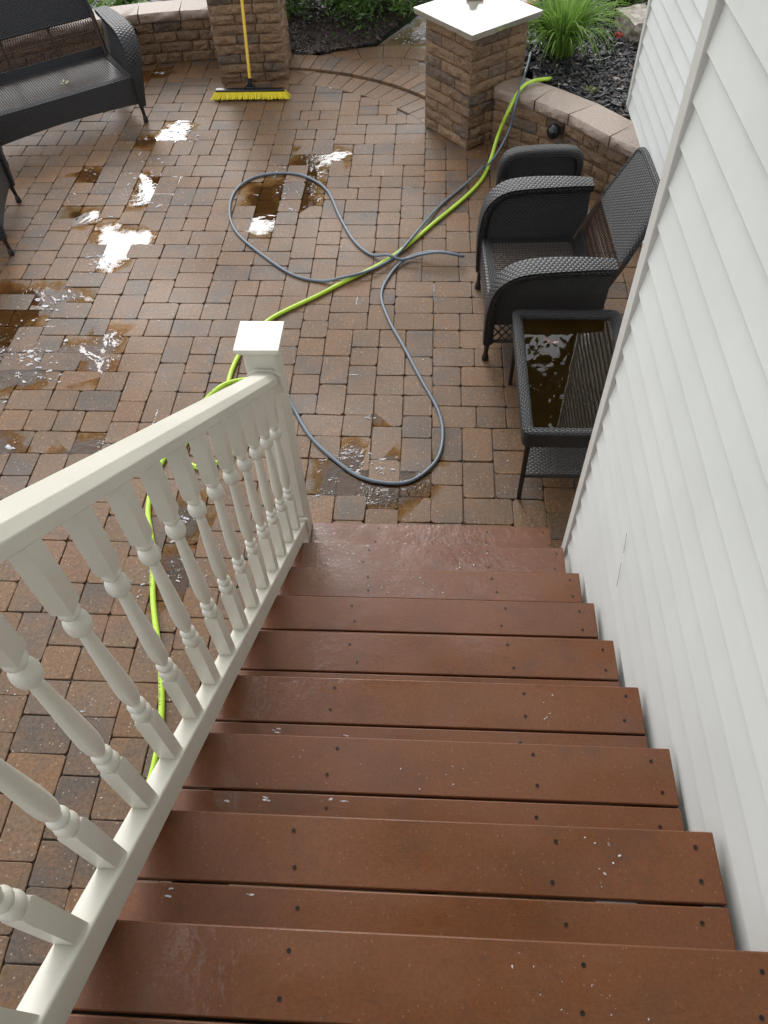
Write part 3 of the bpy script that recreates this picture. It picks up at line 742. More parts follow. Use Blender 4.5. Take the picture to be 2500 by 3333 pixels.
# ------------------------------------------------------------------ wicker furniture
def band(m, pts, widths, side, th):
    """a padded woven strip along pts; side(i) gives the across direction"""
    pts = [Vector(p) for p in pts]; rings = []; u = 0; us = []
    for i, p in enumerate(pts):
        t = (pts[min(i + 1, len(pts) - 1)] - pts[max(i - 1, 0)]).normalized()
        sd = Vector(side); sd = (sd - t * sd.dot(t)).normalized(); n = sd.cross(t).normalized()
        if i: u += (p - pts[i - 1]).length
        us.append(u); w_ = widths[i]
        sec = [(-0.5, -0.9), (-0.5, 0.0), (-0.44, 0.55), (-0.25, 0.9), (0, 1.0), (0.25, 0.9), (0.44, 0.55), (0.5, 0.0), (0.5, -0.9), (0.2, -1.0), (-0.2, -1.0)]
        rings.append([p + sd * a * w_ + n * b * th / 2 for a, b in sec])
    vs = [0, 0.012, 0.024, 0.04, 0.06, 0.08, 0.096, 0.108, 0.12, 0.14, 0.165, 0.18]
    m.loops(rings, True, lambda i, k: (us[i], vs[k]))
def tspl(pts, step): return spline(pts, step)
def wicker_seat(W, name, label, cat, loc, rz, group=None, SZ=0.375, DEP=0.60, ARM=0.675, T=math.radians(24), BT=0.66, FL=0.055, AW=1.14):
    t = thing(name, loc, label, cat, group, rz, world=False)
    hw = W / 2
    xs = lambda z: hw + FL * max(0, min(1, (z - 0.15) / 0.5))
    # seat: woven border and open grid of strands
    m = MB(); bw_ = 0.045
    m.box(-hw, hw, 0.0, bw_, SZ - 0.018, SZ); m.box(-hw, hw, DEP - 0.07, DEP, SZ - 0.018, SZ)
    m.box(-hw, -hw + bw_, bw_ + 0.0005, DEP - 0.0705, SZ - 0.018, SZ); m.box(hw - bw_, hw, bw_ + 0.0005, DEP - 0.0705, SZ - 0.018, SZ)
    seat = m.build('seat', WEAVE, t)
    m = MB(); n = int((W - 2 * bw_) / 0.019)
    for i in range(1, n):
        x = -hw + bw_ + (W - 2 * bw_) * i / n
        m.box(x - 0.0042, x + 0.0042, bw_ - 0.004, DEP - 0.066, SZ - 0.004, SZ - 0.001)
    n = int((DEP - 0.115) / 0.019)
    for i in range(1, n):
        y = bw_ + (DEP - 0.115) * i / n
        m.box(-hw + bw_ - 0.004, hw - bw_ + 0.004, y - 0.0038, y + 0.0038, SZ - 0.0085, SZ - 0.0055)
    for i in range(1, max(2, int(W / 0.3))):
        x = -hw + W * i / max(2, int(W / 0.3)); m.box(x - 0.012, x + 0.012, bw_, DEP - 0.07, SZ - 0.045, SZ - 0.02)
    m.build('seat_weave', SEATS, seat, off=(0, 0, 0))
    # front skirt with a gently arched hem, and a back skirt
    m = MB(); nn = 16; hem = lambda i: 0.155 + 0.025 * math.sin(PI * i / nn)
    fr_ = [(-hw + W * i / nn) for i in range(nn + 1)]
    for y0, y1 in ((-0.012, 0.0),):
        rings = [[(x, y0, hem(i)), (x, y0, SZ - 0.004), (x, y1, SZ - 0.002), (x, y1, hem(i))] for i, x in enumerate(fr_)]
        m.loops(rings, True, lambda i, k: (fr_[i] + 2, (hem(i), SZ - 0.004, SZ, SZ + 0.3, SZ + .3)[k]))
    m.build('skirt', WFINE, t)
    # arms
    for s in (-1, 1):
        prof = [(DEP + 0.03, ARM - 0.005, 0.085), (DEP - 0.12, ARM, 0.10), (0.26, ARM - 0.004, 0.115), (0.13, ARM - 0.022, 0.12), (0.05, ARM - 0.075, 0.115), (0.008, ARM - 0.16, 0.10), (-0.008, 0.38, 0.075), (-0.008, 0.24, 0.055), (-0.004, 0.135, 0.042)]
        pts = tspl([(s * (xs(z) + 0.012), y, z) for y, z, w_ in prof], 0.03)
        wsp = tspl([(w_, i * 0.1, 0) for i, (y, z, w_) in enumerate(prof)], 0.02)
        ws = [AW * wsp[min(len(wsp) - 1, int(i * len(wsp) / len(pts)))].x for i in range(len(pts))]
        m = MB(); band(m, pts, ws, (1, 0, 0), 0.062)
        arm = m.build('arm', WEAVE, t, smooth=60)
        # woven panel inside the arm
        m = MB(); cols = 22; top = []
        for j in range(cols + 1):
            y = 0.004 + (DEP + 0.02) * j / cols
            zt = 0.40
            for a, b in zip(pts, pts[1:]):
                if min(a.y, b.y) <= y <= max(a.y, b.y) and a.y != b.y: zt = max(zt, a.z + (b.z - a.z) * (y - a.y) / (b.y - a.y))
            top.append((y, zt - 0.012))
        rings = [[(s * (xs(0.27) - 0.004), y, 0.27), (s * (xs((0.27 + z) / 2) - 0.004), y, (0.27 + z) / 2), (s * (xs(z) - 0.004), y, z), (s * (xs(z) + 0.008), y, z), (s * (xs((0.27 + z) / 2) + 0.008), y, (0.27 + z) / 2), (s * (xs(0.27) + 0.008), y, 0.27)] for y, z in top]
        m.loops(rings, True, lambda i, k: (top[i][0], (0.27, (0.27 + top[i][1]) / 2, top[i][1], top[i][1], (0.27 + top[i][1]) / 2, 0.27, 0.27)[k]))
        m.build('side_panel', WFINE, arm, off=(0, 0, 0))
        m = MB(); x = s * (xs(0.2) + 0.002)
        m.tube([(x, 0.0, 0.14), (x, DEP, 0.14)], 0.011, 8); m.tube([(x, 0.0, 0.272), (x, DEP, 0.272)], 0.010, 8)
        for j in range(-2, 13):
            y = 0.045 * j
            for q in (1, -1):
                a, b = (y, y + 0.10) if q > 0 else (y + 0.10, y)
                za, zb = 0.145, 0.268
                if min(a, b) < 0.0 or max(a, b) > DEP: continue
                m.bar((x, a, za), (x, b, zb), 0.007, 0.005, Vector((1, 0, 0)))
        m.build('lattice', STRAND, arm, off=(0, 0, 0))
    # back
    P = lambda x, u, o=0.0: Vector((x, DEP - 0.035 + u * math.sin(T) - o * math.cos(T), SZ - 0.01 + u * math.cos(T) + o * math.sin(T)))
    hwb = lambda u: (hw - 0.012) if u < 0.33 else hw - 0.012 - 0.05 * ((u - 0.33) / (BT - 0.33))
    m = MB(); nu, nw = 14, 24
    def topu(xf): return BT - 0.03 * abs(xf) ** 10 - 0.012 * (1 - abs(xf))* 0
    rows = []
    for o in (0.016, -0.016):
        rr = []
        for i in range(nu + 1):
            row = []
            for k in range(nw + 1):
                xf = -1 + 2 * k / nw; u = 0.30 + (topu(xf) - 0.30) * i / nu
                edge = 0.5 if i == nu or k in (0, nw) else 1
                row.append((P(xf * hwb(u), u, o * edge), (xf * hwb(u), u)))
            rr.append(row)
        rows.append(rr)
    for fi, rr in enumerate(rows):
        b = len(m.v)
        for row in rr: m.v += [tuple(p) for p, _ in row]
        for i in range(nu):
            for k in range(nw):
                q = [(i, k), (i, k + 1), (i + 1, k + 1), (i + 1, k)]
                m.face([b + a * (nw + 1) + c for a, c in q], [rr[a][c][1] for a, c in q])
    # rim
    rim = [rows[0][i][0][0].lerp(rows[1][i][0][0], 0.5) for i in range(nu + 1)] + [rows[0][nu][k][0].lerp(rows[1][nu][k][0], 0.5) for k in range(1, nw + 1)] + [rows[0][i][nw][0].lerp(rows[1][i][nw][0], 0.5) for i in reversed(range(nu))]
    m.tube(rim, 0.019, 8)
    m.tube([P(-hwb(0.30), 0.30), P(hwb(0.30), 0.30)], 0.016, 8)
    back = m.build('backrest', WEAVE, t, smooth=60, fixn=False)
    m = MB(); sp = 0.021; n = int(2 * hw / sp)
    for lo, hi in ((0.075, 0.185), (0.195, 0.29)):
        for i in range(-3, n + 3):
            x = -hw + i * sp
            for q in (0.030, -0.030):
                a, b = x, x + q
                if min(a, b) < -hw + 0.012 or max(a, b) > hw - 0.012: continue
                m.bar(P(a, lo, 0.003 if q > 0 else -0.003), P(b, hi, 0.003 if q > 0 else -0.003), 0.0052, 0.004, Vector((0, -1, 0)))
    m.tube([P(-hw + 0.01, 0.19), P(hw - 0.01, 0.19)], 0.005, 8)
    for x in (-hw + 0.012, hw - 0.012): m.tube([P(x, -0.1), P(x, 0.31)], 0.020, 8)
    if W > 1:
        for x in (-hw / 3, hw / 3): m.tube([P(x, 0.03, -0.02), P(x, 0.6, -0.02)], 0.012, 8)
    m.build('back_lattice', STRANDB, back, off=(0, 0, 0))
    m = MB(); m.obox(P(0, 0.037), (Vector((hw - 0.01, 0, 0)), P(0, 0.037) - P(0, 0.0), (P(0, 0, 0.012) - P(0, 0, 0))))
    m.build('back_border', WEAVE, back, off=(0, 0, 0))
    # legs with turned feet
    for x, y in ((-hw, 0.0), (hw, 0.0), (-hw, DEP - 0.02), (hw, DEP - 0.02)):
        m = MB(); s = 1 if x > 0 else -1; fx = s * 0.008; fy = -0.012 if y < 0.1 else 0.02
        m.tube([(x, y, 0.34), (x + fx * 0.3, y + fy * 0.3, 0.15), (x + fx, y + fy, 0.045)], [0.017, 0.017, 0.013], 10)
        lg = m.build('leg', LEGM, t, smooth=40)
        m = MB(); m.lathe([(0.013, 0.05), (0.019, 0.035), (0.022, 0.018), (0.021, 0.003), (0.017, 0.0)], (x + fx, y + fy, 0), 12); m.build('foot', LEGM, lg, smooth=40, off=(0, 0, 0))
    return t
wicker_seat(0.69, 'wicker_chair', 'dark woven armchair with reclined back against the house wall', 'chair', (-0.275, 1.745, 0), math.radians(-88), 'wicker armchairs')
wicker_seat(0.71, 'wicker_chair', 'dark woven armchair cut off by the left picture edge, below the bench', 'chair', (-3.735, 2.82, 0), math.radians(105.4), 'wicker armchairs')
BR = math.radians(36.4)
wicker_seat(1.22, 'wicker_bench', 'dark wicker two-seat bench with lattice back in front of the curved stone wall', 'bench', (-3.137 - 0.61 * math.cos(BR), 4.46 - 0.61 * math.sin(BR), 0), BR, T=math.radians(18), AW=1.3)
# low stool with one scrolled end
st_ = thing('wicker_stool', (0.165, 2.45, 0), 'low dark wicker stool with one raised rolled end, below the stone wall', 'stool', rz=0.06, world=False)
m = MB(); m.box(-0.27, 0.27, 0.0, 0.04, 0.285, 0.302); m.box(-0.27, 0.27, 0.50, 0.55, 0.285, 0.302); m.box(-0.27, -0.23, 0.0405, 0.4995, 0.285, 0.302); m.box(0.23, 0.27, 0.0405, 0.4995, 0.285, 0.302)
seat = m.build('seat', WEAVE, st_)
m = MB()
for i in range(1, 32): x = -0.23 + 0.46 * i / 32; m.box(x - 0.0042, x + 0.0042, 0.036, 0.504, 0.297, 0.300)
for i in range(1, 32): y = 0.04 + 0.46 * i / 32; m.box(-0.234, 0.234, y - 0.004, y + 0.004, 0.2925, 0.2955)
m.build('seat_weave', m_plain('grey_brown_strand', (0.10, 0.075, 0.062), 0.35), seat, off=(0, 0, 0))
m = MB(); pts = tspl([(-0.275, 0.54, 0.07), (-0.272, 0.54, 0.30), (-0.255, 0.54, 0.41), (-0.19, 0.54, 0.462), (0.0, 0.54, 0.475), (0.19, 0.54, 0.468), (0.25, 0.54, 0.44), (0.272, 0.54, 0.36), (0.275, 0.54, 0.07)], 0.025)
band(m, pts, [0.05 + 0.055 * min(1, max(0, (p.z - 0.2) / 0.2)) for p in pts], (0, -1, 0), 0.05); sa = m.build('rolled_end', WEAVE, st_, smooth=60)
m = MB(); m.box(-0.25, 0.25, 0.525, 0.545, 0.10, 0.455); m.build('end_panel', WFINE, sa, off=(0, 0, 0))
m = MB()
for x0, x1, y0, y1 in ((-0.27, 0.27, -0.004, 0.008), (-0.274, -0.262, 0.01, 0.52), (0.262, 0.274, 0.01, 0.52)): m.box(x0, x1, y0, y1, 0.12, 0.284)
m.build('skirt', WFINE, st_)
for x in (-0.25, 0.25):
    for y in (0.03, 0.52): m = MB(); m.tube([(x, y, 0.14), (x, y, 0.0)], [0.016, 0.012], 10); m.build('leg', LEGM, st_, smooth=40)

# side table with a sunken wet top
TZ = 0.515; tx0, tx1, ty0, ty1 = -0.165, 0.395, 0.295, 1.205
tb = thing('wicker_table', ((tx0 + tx1) / 2, (ty0 + ty1) / 2, 0), 'dark wicker coffee table with brown rainwater standing on its top', 'table')
m = MB()
pts = [(tx0 + 0.025, ty0 + 0.025), (tx1 - 0.025, ty0 + 0.025), (tx1 - 0.025, ty1 - 0.025), (tx0 + 0.025, ty1 - 0.025)]
def rrect(x0, x1, y0, y1, r, z, n=5):
    P = []
    for cx, cy, a0 in ((x1 - r, y1 - r, 0), (x0 + r, y1 - r, 90), (x0 + r, y0 + r, 180), (x1 - r, y0 + r, 270)):
        for k in range(n): a = math.radians(a0 + 90 * k / (n - 1)); P.append((cx + r * math.cos(a), cy + r * math.sin(a), z))
    return P
def ringsurf(m, secs, r):
    rings = [rrect(tx0 + i, tx1 - i, ty0 + i, ty1 - i, max(0.005, r - i * 0.5), z) for i, z in secs]
    per = [0]; R0 = rings[0]
    for k in range(len(R0)): per.append(per[-1] + (Vector(R0[(k + 1) % len(R0)]) - Vector(R0[k])).length)
    vv = [0]
    for a, b in zip(secs, secs[1:]): vv.append(vv[-1] + math.hypot(b[0] - a[0], b[1] - a[1]))
    m.loops(rings, True, lambda i, k: (per[k], vv[i]), None, False)
ringsurf(m, [(0.004, TZ - 0.105), (0.0, TZ - 0.10), (0.0, TZ - 0.022), (-0.008, TZ - 0.016), (-0.008, TZ - 0.006), (0.0, TZ + 0.002), (0.018, TZ + 0.005), (0.034, TZ), (0.046, TZ - 0.012), (0.050, TZ - 0.03)], 0.035)
tr = m.build('top_frame', WEAVE, tb, smooth=60, fixn=True)
m = MB(); m.box(tx0 + 0.047, tx1 - 0.047, ty0 + 0.047, ty1 - 0.047, TZ - 0.035, TZ - 0.028)
gm = NT('dark_table_glass'); gm.p(Base_Color=gm.ramp(gm.noise(5, 3, 0.5), (0.35, (0.030, 0.017, 0.005)), (0.65, (0.044, 0.030, 0.008))), Roughness=0.3); gm.b.inputs['Specular IOR Level'].default_value = 0.1
m.build('table_top', gm.m, tb)
wt = m_water('table_water', (0.86, 0.78, 0.6), 0.004, 5, False)
m = MB(); m.quad([(tx0 + 0.0485, ty0 + 0.0485, TZ - 0.022), (tx1 - 0.0485, ty0 + 0.0485, TZ - 0.022), (tx1 - 0.0485, ty1 - 0.0485, TZ - 0.022), (tx0 + 0.0485, ty1 - 0.0485, TZ - 0.022)])
tw = m.build('standing_water', wt, None, fixn=False); tw['kind'] = 'structure'; tw.name = 'water'
for x, y in ((tx0 + 0.03, ty0 + 0.02), (tx1 - 0.03, ty0 + 0.02), (tx0 + 0.03, ty1 - 0.03), (tx1 - 0.03, ty1 - 0.03)):
    m = MB(); m.tube([(x, y, TZ - 0.05), (x, y, 0.0)], [0.014, 0.012], 10); m.build('leg', LEGM, tb, smooth=40)
m = MB(); m.box(tx0 + 0.05, tx1 - 0.05, ty0 + 0.02, ty1 - 0.02, 0.175, 0.185); m.build('shelf', m_weave('grey_shelf_weave', 0.012, 0.03, (0.07, 0.06, 0.054)), tb)
m = MB()
for y in (ty0 + 0.02, ty1 - 0.02): m.tube([(tx0 + 0.03, y, 0.18), (tx1 - 0.03, y, 0.18)], 0.009, 8)
m.build('shelf_rail', LEGM, tb)

# ------------------------------------------------------------------ push broom
bm_ = thing('push_broom', (-2.27, 4.85, 0), 'yellow push broom with black head leaning on the tall stone pillar', 'broom')
hb = Vector((-2.247, 4.875, 0.125)); ht = Vector((-2.216, 5.165, 1.46))
m = MB(); m.tube([hb, ht], 0.0125, 14); m.build('handle', YEL, bm_, smooth=40)
m = MB(); m.tube([hb - (ht - hb).normalized() * 0.02, hb + (ht - hb).normalized() * 0.045], [0.019, 0.016], 12)
for sx in (-1, 1): m.bar(Vector((-2.25 + sx * 0.012, 4.874, 0.125)), Vector((-2.25 + sx * 0.055, 4.866, 0.086)), 0.02, 0.012, Vector((0, -1, 0)))
m.obox(Vector((-2.25, 4.868, 0.09)), (Vector((0.04, 0, 0)), Vector((0, 0.018, 0)), Vector((0, 0, 0.014))))
m.build('socket', BLACK, bm_, bevel=0.003)
m = MB(); m.box(-2.57, -1.945, 4.845, 4.90, 0.066, 0.084); hd = m.build('head', BLACK, bm_, bevel=0.006)
m = MB(); md = MB(); rnd = random.Random(4)
for i in range(92):
    f = i / 91
    for r in range(4):
        g_ = r / 3; y0 = 4.85 + 0.045 * g_; x0 = -2.565 + 0.615 * f
        fl = (2 * f - 1); x1 = x0 + fl ** 5 * 0.05 + rnd.uniform(-0.008, 0.008); y1 = y0 + (g_ - 0.5) * 0.05 - 0.02 + rnd.uniform(-0.006, 0.006)
        z1 = 0.004 + (0.014 if r == 0 else 0) + rnd.uniform(0, 0.008)
        (m if r in (0, 3) or f < 0.04 or f > 0.96 else md).tube([(x0, y0, 0.066), ((x0 + x1) / 2, (y0 + y1) / 2 - 0.003, 0.036), (x1, y1, z1)], [0.0034, 0.0042, 0.0030], 5, c=None)
m.build('bristles', BRI, hd, off=ORIG[bm_.name]); md.build('inner_bristles', BRID, hd, off=ORIG[bm_.name])

# ------------------------------------------------------------------ hoses
def raise_(x, y, z):   # a point seen over (x, y) on the paving, z above it, on the line to eye height
    k = z / 3.12; return Vector((x + (-0.619 - x) * k, y + (-2.175 - y) * k, z))
def lay(pts, r): return [raise_(p[0], p[1], (p[2] if len(p) > 2 else 0) + r) for p in pts]
gr1 = [(0.45, 5.21, 0.36), (0.41, 5.19, 0.44), (0.28, 5.15, 0.45), (0.16, 5.0, 0.447), (0.04, 4.62, 0.37), (-0.08, 4.14, 0.16), (-0.16, 3.73, 0.03), (-0.24, 3.45), (-0.38, 3.19), (-0.59, 2.88), (-0.78, 2.59), (-0.97, 2.36), (-1.18, 2.18), (-1.38, 2.0), (-1.55, 1.86), (-1.66, 1.75), (-1.75, 1.58), (-1.8, 1.4), (-1.82, 1.25), (-1.82, 1.12), (-1.83, 1.0), (-1.90, 0.82), (-1.98, 0.66), (-1.97, 0.57), (-1.93, 0.52), (-1.86, 0.49), (-1.78, 0.52), (-1.6, 0.7), (-1.5, 0.95), (-1.52, 1.12), (-1.6, 1.2), (-1.74, 1.19), (-1.85, 1.14, 0.03), (-1.94, 1.0, 0.01), (-2.0, 0.84), (-2.05, 0.66), (-2.09, 0.45), (-2.08, 0.2), (-2.0, -0.04), (-1.92, -0.36), (-1.82, -0.65), (-1.77, -0.83), (-1.74, -0.98), (-1.73, -1.12), (-1.74, -1.27), (-1.8, -1.6), (-1.9, -2.0)]
RG, RY = 0.0138, 0.0098
gp = spline(lay(gr1, RG), 0.025)
m = MB(); m.tube(gp, RG, 12); tag(m.build('garden_hose', GREEN, smooth=True), 'lime green garden hose draped over the low wall and across the patio', 'hose')
gy1 = [(0.30, 5.75, 0.42), (0.25, 5.46, 0.45), (0.12, 4.84, 0.435), (0.02, 4.25, 0.22), (-0.14, 3.76, 0.05), (-0.34, 3.42), (-0.57, 3.06), (-0.75, 2.64), (-0.87, 2.41), (-1.04, 2.25), (-1.21, 2.17), (-1.37, 2.17), (-1.57, 2.25), (-1.83, 2.5), (-2.04, 2.76), (-2.14, 3.04), (-2.14, 3.33), (-2.02, 3.52), (-1.81, 3.58), (-1.62, 3.53), (-1.43, 3.33), (-1.29, 2.94), (-1.17, 2.65), (-1.04, 2.48), (-0.88, 2.42, 0.015), (-0.78, 2.43, 0.03), (-0.69, 2.475, 0.05), (-0.57, 2.505, 0.075), (-0.47, 2.485, 0.07), (-0.405, 2.46, 0.055), (-0.39, 2.457, 0.047), (-0.41, 2.462, 0.04), (-0.48, 2.497, 0.05), (-0.57, 2.513, 0.055), (-0.67, 2.50, 0.035), (-0.78, 2.43, 0.008), (-0.88, 2.27), (-0.94, 2.03), (-0.88, 1.77), (-0.78, 1.52), (-0.66, 1.21), (-0.56, 0.96), (-0.53, 0.77), (-0.56, 0.58), (-0.67, 0.44), (-0.79, 0.4), (-0.97, 0.44), (-1.13, 0.57), (-1.28, 0.74), (-1.4, 0.96), (-1.47, 1.10), (-1.56, 1.22), (-1.62, 1.36)]
yp = spline(lay(gy1, RY), 0.025)
for p in yp:
    if p.y < 3.9:
        dmin = min((Vector((p.x, p.y)) - Vector((g_.x, g_.y))).length for g_ in gp)
        p.z += 0.031 * math.exp(-(dmin / 0.07) ** 2) if p.z < 0.03 else 0
m = MB(); m.tube(yp, RY, 10); tag(m.build('air_hose', GREY, smooth=True), 'thin grey hose lying in big loops on the patio', 'hose')

# ------------------------------------------------------------------ water and suds on the patio
def puddle(pts, z, mat, grow, cell, fall, name='puddle'):
    """a film of water: a fine sheet whose depth thins out towards its edge"""
    c = sum((Vector(p) for p in pts), Vector((0, 0))) / len(pts)
    P = [Vector(p) for p in pts]; n = len(P)
    def dist(q):
        best = 9
        for i in range(n):
            a, b_ = P[i], P[(i + 1) % n]; ab = b_ - a; t = max(0, min(1, (q - a).dot(ab) / max(1e-9, ab.dot(ab)))); best = min(best, (q - a - ab * t).length)
        return best if in_poly(q.x, q.y, pts) else -best
    x0, x1 = min(p.x for p in P) - grow, max(p.x for p in P) + grow; y0, y1 = min(p.y for p in P) - grow, max(p.y for p in P) + grow
    nx_, ny__ = max(2, int((x1 - x0) / cell)), max(2, int((y1 - y0) / cell)); idx = {}; vs, fs, dv = [], [], []
    D_ = [[dist(Vector((x0 + (x1 - x0) * i / nx_, y0 + (y1 - y0) * j / ny__))) for j in range(ny__ + 1)] for i in range(nx_ + 1)]
    for i in range(nx_):
        for j in range(ny__):
            cs = ((i, j), (i + 1, j), (i + 1, j + 1), (i, j + 1))
            if max(D_[a][b_] for a, b_ in cs) < -grow: continue
            q = []
            for a, b_ in cs:
                if (a, b_) not in idx:
                    idx[(a, b_)] = len(vs); vs.append((x0 + (x1 - x0) * a / nx_, y0 + (y1 - y0) * b_ / ny__, z)); dv.append(max(0, min(1, (D_[a][b_] + grow) / fall)))
                q.append(idx[(a, b_)])
            fs.append(q)
    me = bpy.data.meshes.new(name); me.from_pydata(vs, [], fs)
    at = me.attributes.new('Depth', 'FLOAT', 'POINT'); at.data.foreach_set('value', dv)
    me.materials.append(mat); o = bpy.data.objects.new(name, me); S.collection.objects.link(o); o['kind'] = 'structure'
    return o
for k, pts in P_.items():
    puddle(pts, -0.006 if k == 'p' else -0.0011, WATERB if k in 'fhjkoip' else WATER, 0.09, 0.022, 0.21)
# suds: flat white bubbles and streaks of foam
fm = MB(); rs = random.Random(8)
def suds(x, y, a, b, rot, h=0.003, z=0.0036):
    n = 16; c, s_ = math.cos(rot), math.sin(rot); ph = rs.uniform(0, 6)
    r0, r1 = [], []
    for k in range(n):
        t = 2 * PI * k / n; q = 1 + 0.20 * math.sin(2 * t + ph) + 0.10 * math.sin(3 * t + 2 * ph)
        px, py = a * q * math.cos(t), b * q * math.sin(t)
        r0.append((x + c * px - s_ * py, y + s_ * px + c * py, z)); r1.append((x + 0.6 * (c * px - s_ * py), y + 0.6 * (s_ * px + c * py), z + h))
    bb = len(fm.v); fm.loops([r0, r1], True, None, None, False); fm.face([bb + n + k for k in range(n)])
def cluster(cx, cy, rx, ry, n, smax, rot=0.0):
    for _ in range(n):
        u, v = rs.gauss(0, 0.5), rs.gauss(0, 0.5); s_ = 0.62 * smax * (0.12 + 0.88 * rs.random() ** 4)
        suds(cx + u * rx, cy + v * ry, s_ * rs.uniform(0.8, 1.9), s_ * rs.uniform(0.5, 0.9), rot + rs.uniform(-0.6, 0.6))
cluster(-2.80, 4.30, 0.12, 0.16, 55, 0.026); cluster(-2.78, 4.12, 0.22, 0.06, 30, 0.014); cluster(-3.1, 4.1, 0.2, 0.06, 10, 0.01)
cluster(-2.96, 3.60, 0.12, 0.22, 26, 0.022); cluster(-3.0, 3.3, 0.06, 0.22, 30, 0.03, 1.4); cluster(-2.75, 3.14, 0.22, 0.05, 20, 0.03, 0.5)
cluster(-2.96, 2.36, 0.1, 0.12, 60, 0.022); cluster(-2.93, 2.72, 0.12, 0.16, 14, 0.018); cluster(-3.35, 3.2, 0.25, 0.3, 24, 0.014); cluster(-3.4, 3.6, 0.16, 0.14, 20, 0.018)
cluster(-3.15, 1.85, 0.16, 0.2, 40, 0.03); cluster(-3.12, 1.38, 0.16, 0.12, 80, 0.026); cluster(-3.0, 1.2, 0.14, 0.12, 40, 0.022); cluster(-3.3, 1.6, 0.2, 0.3, 40, 0.016); cluster(-2.66, 1.45, 0.1, 0.14, 30, 0.014)
cluster(-3.2, 0.98, 0.08, 0.1, 10, 0.05); cluster(-2.98, 0.62, 0.05, 0.06, 14, 0.03)
cluster(-1.75, 3.35, 0.22, 0.36, 70, 0.016); cluster(-1.62, 3.05, 0.1, 0.05, 14, 0.024); cluster(-1.55, 3.92, 0.18, 0.06, 10, 0.012)
cluster(-1.0, 0.56, 0.08, 0.08, 34, 0.014); cluster(-0.86, 0.48, 0.05, 0.03, 26, 0.016); cluster(-0.9, 0.30, 0.14, 0.06, 30, 0.01); cluster(-0.95, 0.88, 0.03, 0.04, 14, 0.012); cluster(-1.2, 0.30, 0.06, 0.08, 20, 0.01)
cluster(-1.88, 0.12, 0.06, 0.09, 26, 0.016); cluster(-1.86, -0.22, 0.06, 0.1, 20, 0.014); cluster(-2.0, -0.3, 0.02, 0.35, 26, 0.01); cluster(-1.7, -0.22, 0.1, 0.04, 14, 0.012); cluster(-2.1, -0.95, 0.1, 0.05, 12, 0.012)
cluster(-0.85, 6.15, 0.2, 0.2, 70, 0.03); cluster(-0.7, 6.3, 0.15, 0.2, 40, 0.03); cluster(-1.6, 5.05, 0.1, 0.04, 12, 0.016); cluster(-3.2, 5.42, 0.12, 0.05, 22, 0.02)
for _ in range(240): suds(rs.uniform(-3.8, 0.0), rs.uniform(-1.3, 4.6), rs.uniform(0.002, 0.006), rs.uniform(0.002, 0.004), rs.uniform(0, 3), 0.0015, 0.0025)
# foam lines left along some joints
for _ in range(22):
    gx = gx0 + U_ * rs.randrange(20, 74); gy = gy0 + U_ * rs.randrange(46, 104)
    L_ = rs.uniform(0.05, 0.16); hor = rs.random() < 0.5
    if (Vector((gx, gy)) - Vector((-2.7, 2.6))).length > 2.4: continue
    for k in range(9): q_ = L_ * k / 9 + rs.uniform(-0.01, 0.01); w_ = rs.uniform(0.0012, 0.0032); l_ = rs.uniform(0.004, 0.014); suds(gx + (q_ if hor else rs.uniform(-0.003, 0.003)), gy - 0.006 * (gx + 0.8) + (rs.uniform(-0.003, 0.003) if hor else q_), l_ if hor else w_, w_ if hor else l_, 0, 0.001, 0.0012)
tag(fm.build('soap_suds', FOAM, smooth=True), 'white soap suds floating on the puddles and joints', 'suds', kind='stuff')
# splashes of suds on the treads
fm = MB()
for k, x, sp, n, sm in ((8, -0.98, 0.10, 30, 0.012), (8, -0.38, 0.10, 24, 0.010), (7, -0.70, 0.10, 60, 0.007), (4, -0.28, 0.05, 12, 0.007), (3, -0.55, 0.08, 16, 0.005), (3, -0.95, 0.14, 40, 0.004), (2, -0.23, 0.05, 14, 0.009), (1, -0.35, 0.10, 26, 0.006), (5, -0.45, 0.05, 6, 0.005)):
    y, z = nose(k)
    for _ in range(n):
        s_ = sm * 0.5 * (0.15 + 0.85 * rs.random() ** 2.5)
        suds(x + rs.gauss(0, sp * 0.6), y - rs.uniform(0.02, 0.13), s_, s_ * 0.7, rs.uniform(0, 3), s_ * 0.35, z + 0.001)
for k, x0, n in ((4, -1.08, 4), (3, -1.1, 5), (2, -1.14, 3)):
    y, z = nose(k)
    for i in range(n): suds(x0 + 0.3 * rs.random() ** 1.6, y - 0.165 + rs.uniform(-0.012, 0.012), rs.uniform(0.003, 0.010), rs.uniform(0.0015, 0.003), rs.uniform(-0.15, 0.15), 0.0004, z + 0.001)
tag(fm.build('step_suds', FOAM, smooth=True), 'small white soap bubbles splashed on the brown stair treads', 'suds', kind='stuff')

